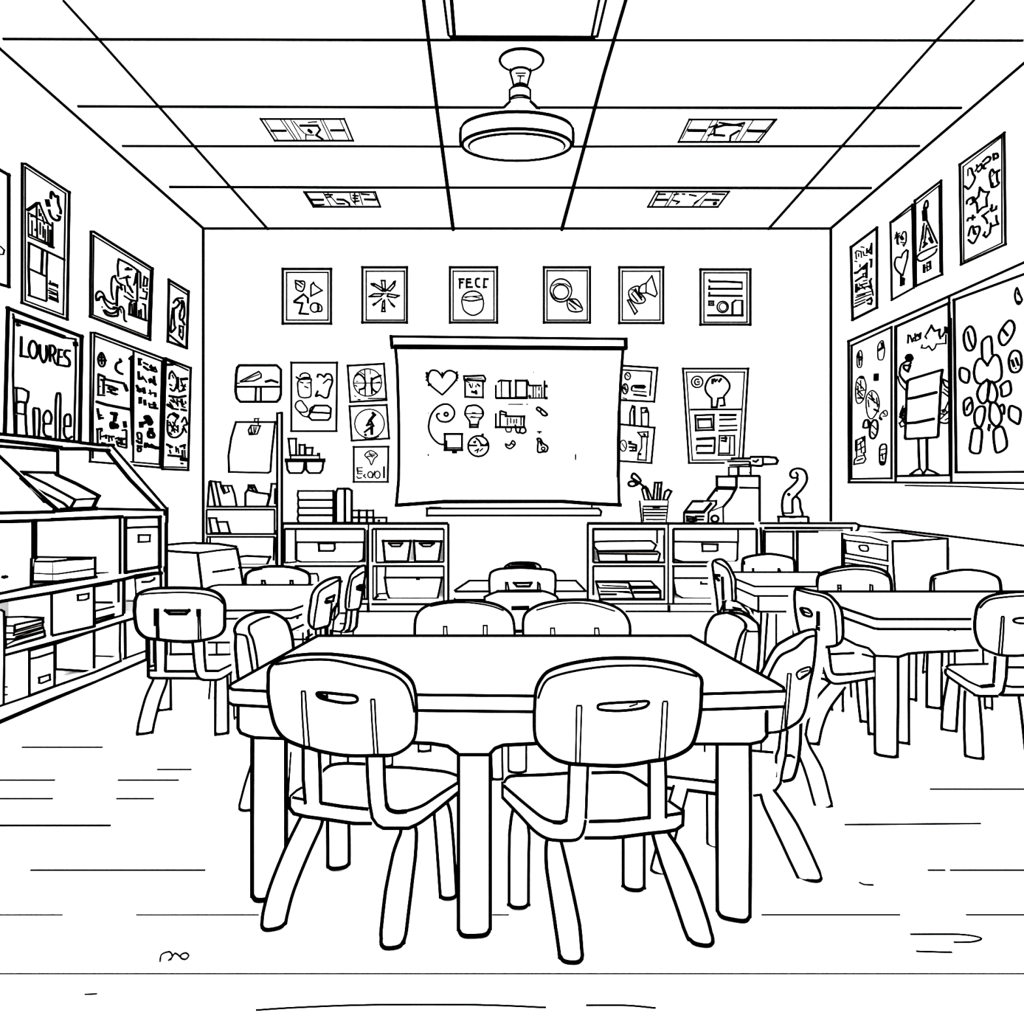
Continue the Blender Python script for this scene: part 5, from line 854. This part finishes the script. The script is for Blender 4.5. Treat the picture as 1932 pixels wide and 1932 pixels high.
chair('nearest chair of the right table, cut off by the right edge of the view', '_',
  'cs5.5 1838,1190 1839,1160 1845,1140 1862,1126 1890,1119 1940,1116 1980,1122 1998,1140 2002,1170 1998,1205 1975,1228 1930,1236 1890,1236 1868,1230 1848,1218', FY(2.55), 5.5,
  inner='s3.5 1848,1147 1865,1132 1900,1126 1950,1123', slits='3 1889,1164 1886,1200 1883,1236;3 1893.5,1164 1892,1200 1889,1236;3 1889,1163 1893.5,1163;3 1955,1164 1958,1236;3 1960,1164 1963,1236', sw=3, handle='cs4.5 1911,1170 1920,1166 1945,1166 1950,1170 1943,1176 1918,1175', hw=4.5,
  posts=[('R', 'c 1760,710 1832,720 1822,850 1805,930 1770,957 1665,957 1620,940 1540,880 1480,825 1475,795 1500,800 1600,860 1680,902 1740,898 1750,850', 
          '5 1762,728 1752,880;7.5 1680,900 1750,893;4.5 s 1485,795 1560,840 1610,872 1680,903;5 s 1478,800 1478,830 1540,878 1640,945;5.5 1640,950 1680,957 1775,957;5 1832,722 1825,850 1808,930 1785,952', FY(2.58)),
         ('_', 'c 1955,1230 1975,1230 1975,1300 1955,1300', '5 1955,1238 1955,1300;5 1975,1238 1975,1300', FY(2.58))],
  rim=('R', 'c 1815,895 2150,900 2150,950 1800,955', '5 1818,896 1860,903 2150,900;6 1800,950 1932,950 2150,950', FY(2.6)),
  seat=('R', 'c 1480,800 1500,783 1755,776 2150,796 2150,905 1690,905', '4.5 s 1480,800 1495,788 1530,782 1750,777;5 1830,798 2100,800', .34),
  legs=[('R', '1630,930,60 1632,975,70 1638,1150,85 1643,1270,86', 1330, 2.72, 5), ('R', '1525,850,50 1522,900,62 1507,1020,72 1500,1130,72', 1170, 3.0, 5), ('_', '1936,1305,24 1945,1360,27 1952,1420,28', 1436, 2.75, 5), ('_', '1985,1305,24 1985,1340,27', 1385, 3.0, 5)])
chair('wide-topped chair behind the right table, left one of two', 'R', 'cs6 735,355 738,280 760,250 810,228 870,213 960,205 1060,213 1130,240 1158,285 1165,360 1160,430 1100,455 950,460 800,455 740,420', FY(3.75), 5.5,
  inner='s3.5 755,262 820,243 900,230 960,226 1040,232 1110,250 1145,270;5 945,205 1000,208', slits='3 857,350 857,318 873,318 875,350;3 1042,350 1043,315 1056,318 1058,350;3 862,335 868,335', sw=3,
  legs=[('R', '1418,680,70 1415,800,72 1413,1000,72', 1040, 3.8, 5), ('R', '1375,720,30 1370,780,30', 832, 4.3, 4)])
chair('wide-topped chair behind the right table, right one of two', 'R', 'cs5.5 1388,355 1392,290 1410,262 1480,245 1520,235 1600,228 1690,238 1750,258 1785,285 1795,355 1790,430 1730,455 1600,460 1440,455 1392,420', FY(3.75), 5.5,
  slits='3.5 1412,350 1410,282 1422,278', sw=3.5, legs=[('R', '1515,560,30 1515,700,30', 1040, 3.8, 4), ('R', '1715,560,34 1715,660,34 1720,800,34', 1040, 3.8, 4)])
table('far right table in front of the back cabinets', [(1382, 1081), (1545, 1081), (1540, 1108), (1424, 1108), (1386, 1093)], .6, .045, 4,
      ('R', 'c 262,370 395,380 600,380 600,470 400,470 345,445 262,405'), '5 262,405 300,425 345,450 400,472;4 398,380 398,470;4 398,470 600,470;4 345,450 345,490 385,520', 3.85,
      [('R', '435,478,34 425,650,30 415,800,30', 905, 4.0, 4.5), ('R', '552,490,92 552,600,92', 815, 4.15, 4)], .5)
chair('far chair of the far right table, only its top showing', 'R', 'cs5.5 305,245 308,175 325,158 380,145 460,137 540,148 595,165 605,190 606,250 600,320 460,335 315,320', FY(4.75), 5.5,
  slits='5 367,220 368,240;5 515,220 518,240;4.5 510,235 526,235;3 320,180 318,200', legs=hidden_legs(1449, 38, 4.75, 4.9))
p10 = VP(1343, 3.6, 1386, 3.8)
chair('edge-on chair left of the far right table', 'R', 'cs5 130,190 150,172 185,170 220,200 245,245 262,285 262,350 262,405 225,412 200,415 165,480 155,400 145,330 135,250', p10, 5.5,
  inner='s4 150,185 210,220 235,270 242,330 245,405', slits='6 185,270 190,400;7 140,260 165,262;6 150,275 165,290;4 190,408 195,470;4 205,408 215,470;3 215,440 230,450', sw=4,
  posts=[('R', 'c 165,405 240,410 345,450 400,540 390,580 330,520 240,475 165,480', '4 205,412 205,460 300,460;5 s 230,462 290,462 350,495 400,550;4 s 300,430 340,470 345,490;4 250,445 300,455', FY(3.7))],
  legs=[('_', '1358,1170,22 1358,1220,22', 1300, 3.75, 3.5)])

# ---------------------------------------------------------------- light and camera
w = bpy.data.worlds.new('daylight'); sc.world = w; w.use_nodes = True
w.node_tree.nodes['Background'].inputs[0].default_value = (1, 1, 1, 1); w.node_tree.nodes['Background'].inputs[1].default_value = 3.0
def area(name, loc, rot, sx, sy, e):
    l = bpy.data.lights.new(name, 'AREA'); l.shape = 'RECTANGLE'; l.size = sx; l.size_y = sy; l.energy = e
    o = bpy.data.objects.new(name, l); o.location = loc; o.rotation_euler = rot; col.objects.link(o)
area('ceiling_panel_and_fill_light', (0.1, 3.2, ZC - .06), (0, 0, 0), .8, 1.4, 500)
area('ceiling_panel_and_fill_light', (0.1, .4, ZC - .06), (0, 0, 0), 2.4, 1.6, 700)  # added soft fill above the viewer for even brightness, without a fixture
area('pendant_light', (0.03, 4.26, 3.2), (0, 0, 0), .4, .25, 250)
cd = bpy.data.cameras.new('camera'); cam = bpy.data.objects.new('camera', cd); col.objects.link(cam)
cam.location = CAM; cam.rotation_euler = (math.pi / 2, 0, 0)
cd.sensor_width = 36; cd.lens = 36 * F / 1932; cd.shift_y = -(966 - CY) / 1932; cd.clip_start = .05
sc.camera = cam
vs = sc.view_settings; vs.view_transform = 'Standard'; vs.look = 'None'; vs.gamma = 1; vs.use_curve_mapping = False; vs.exposure = -0.6
sc.cycles.max_bounces = 9; sc.cycles.diffuse_bounces = 8; sc.cycles.pixel_filter_type = 'BLACKMAN_HARRIS'; sc.cycles.filter_width = 1.0
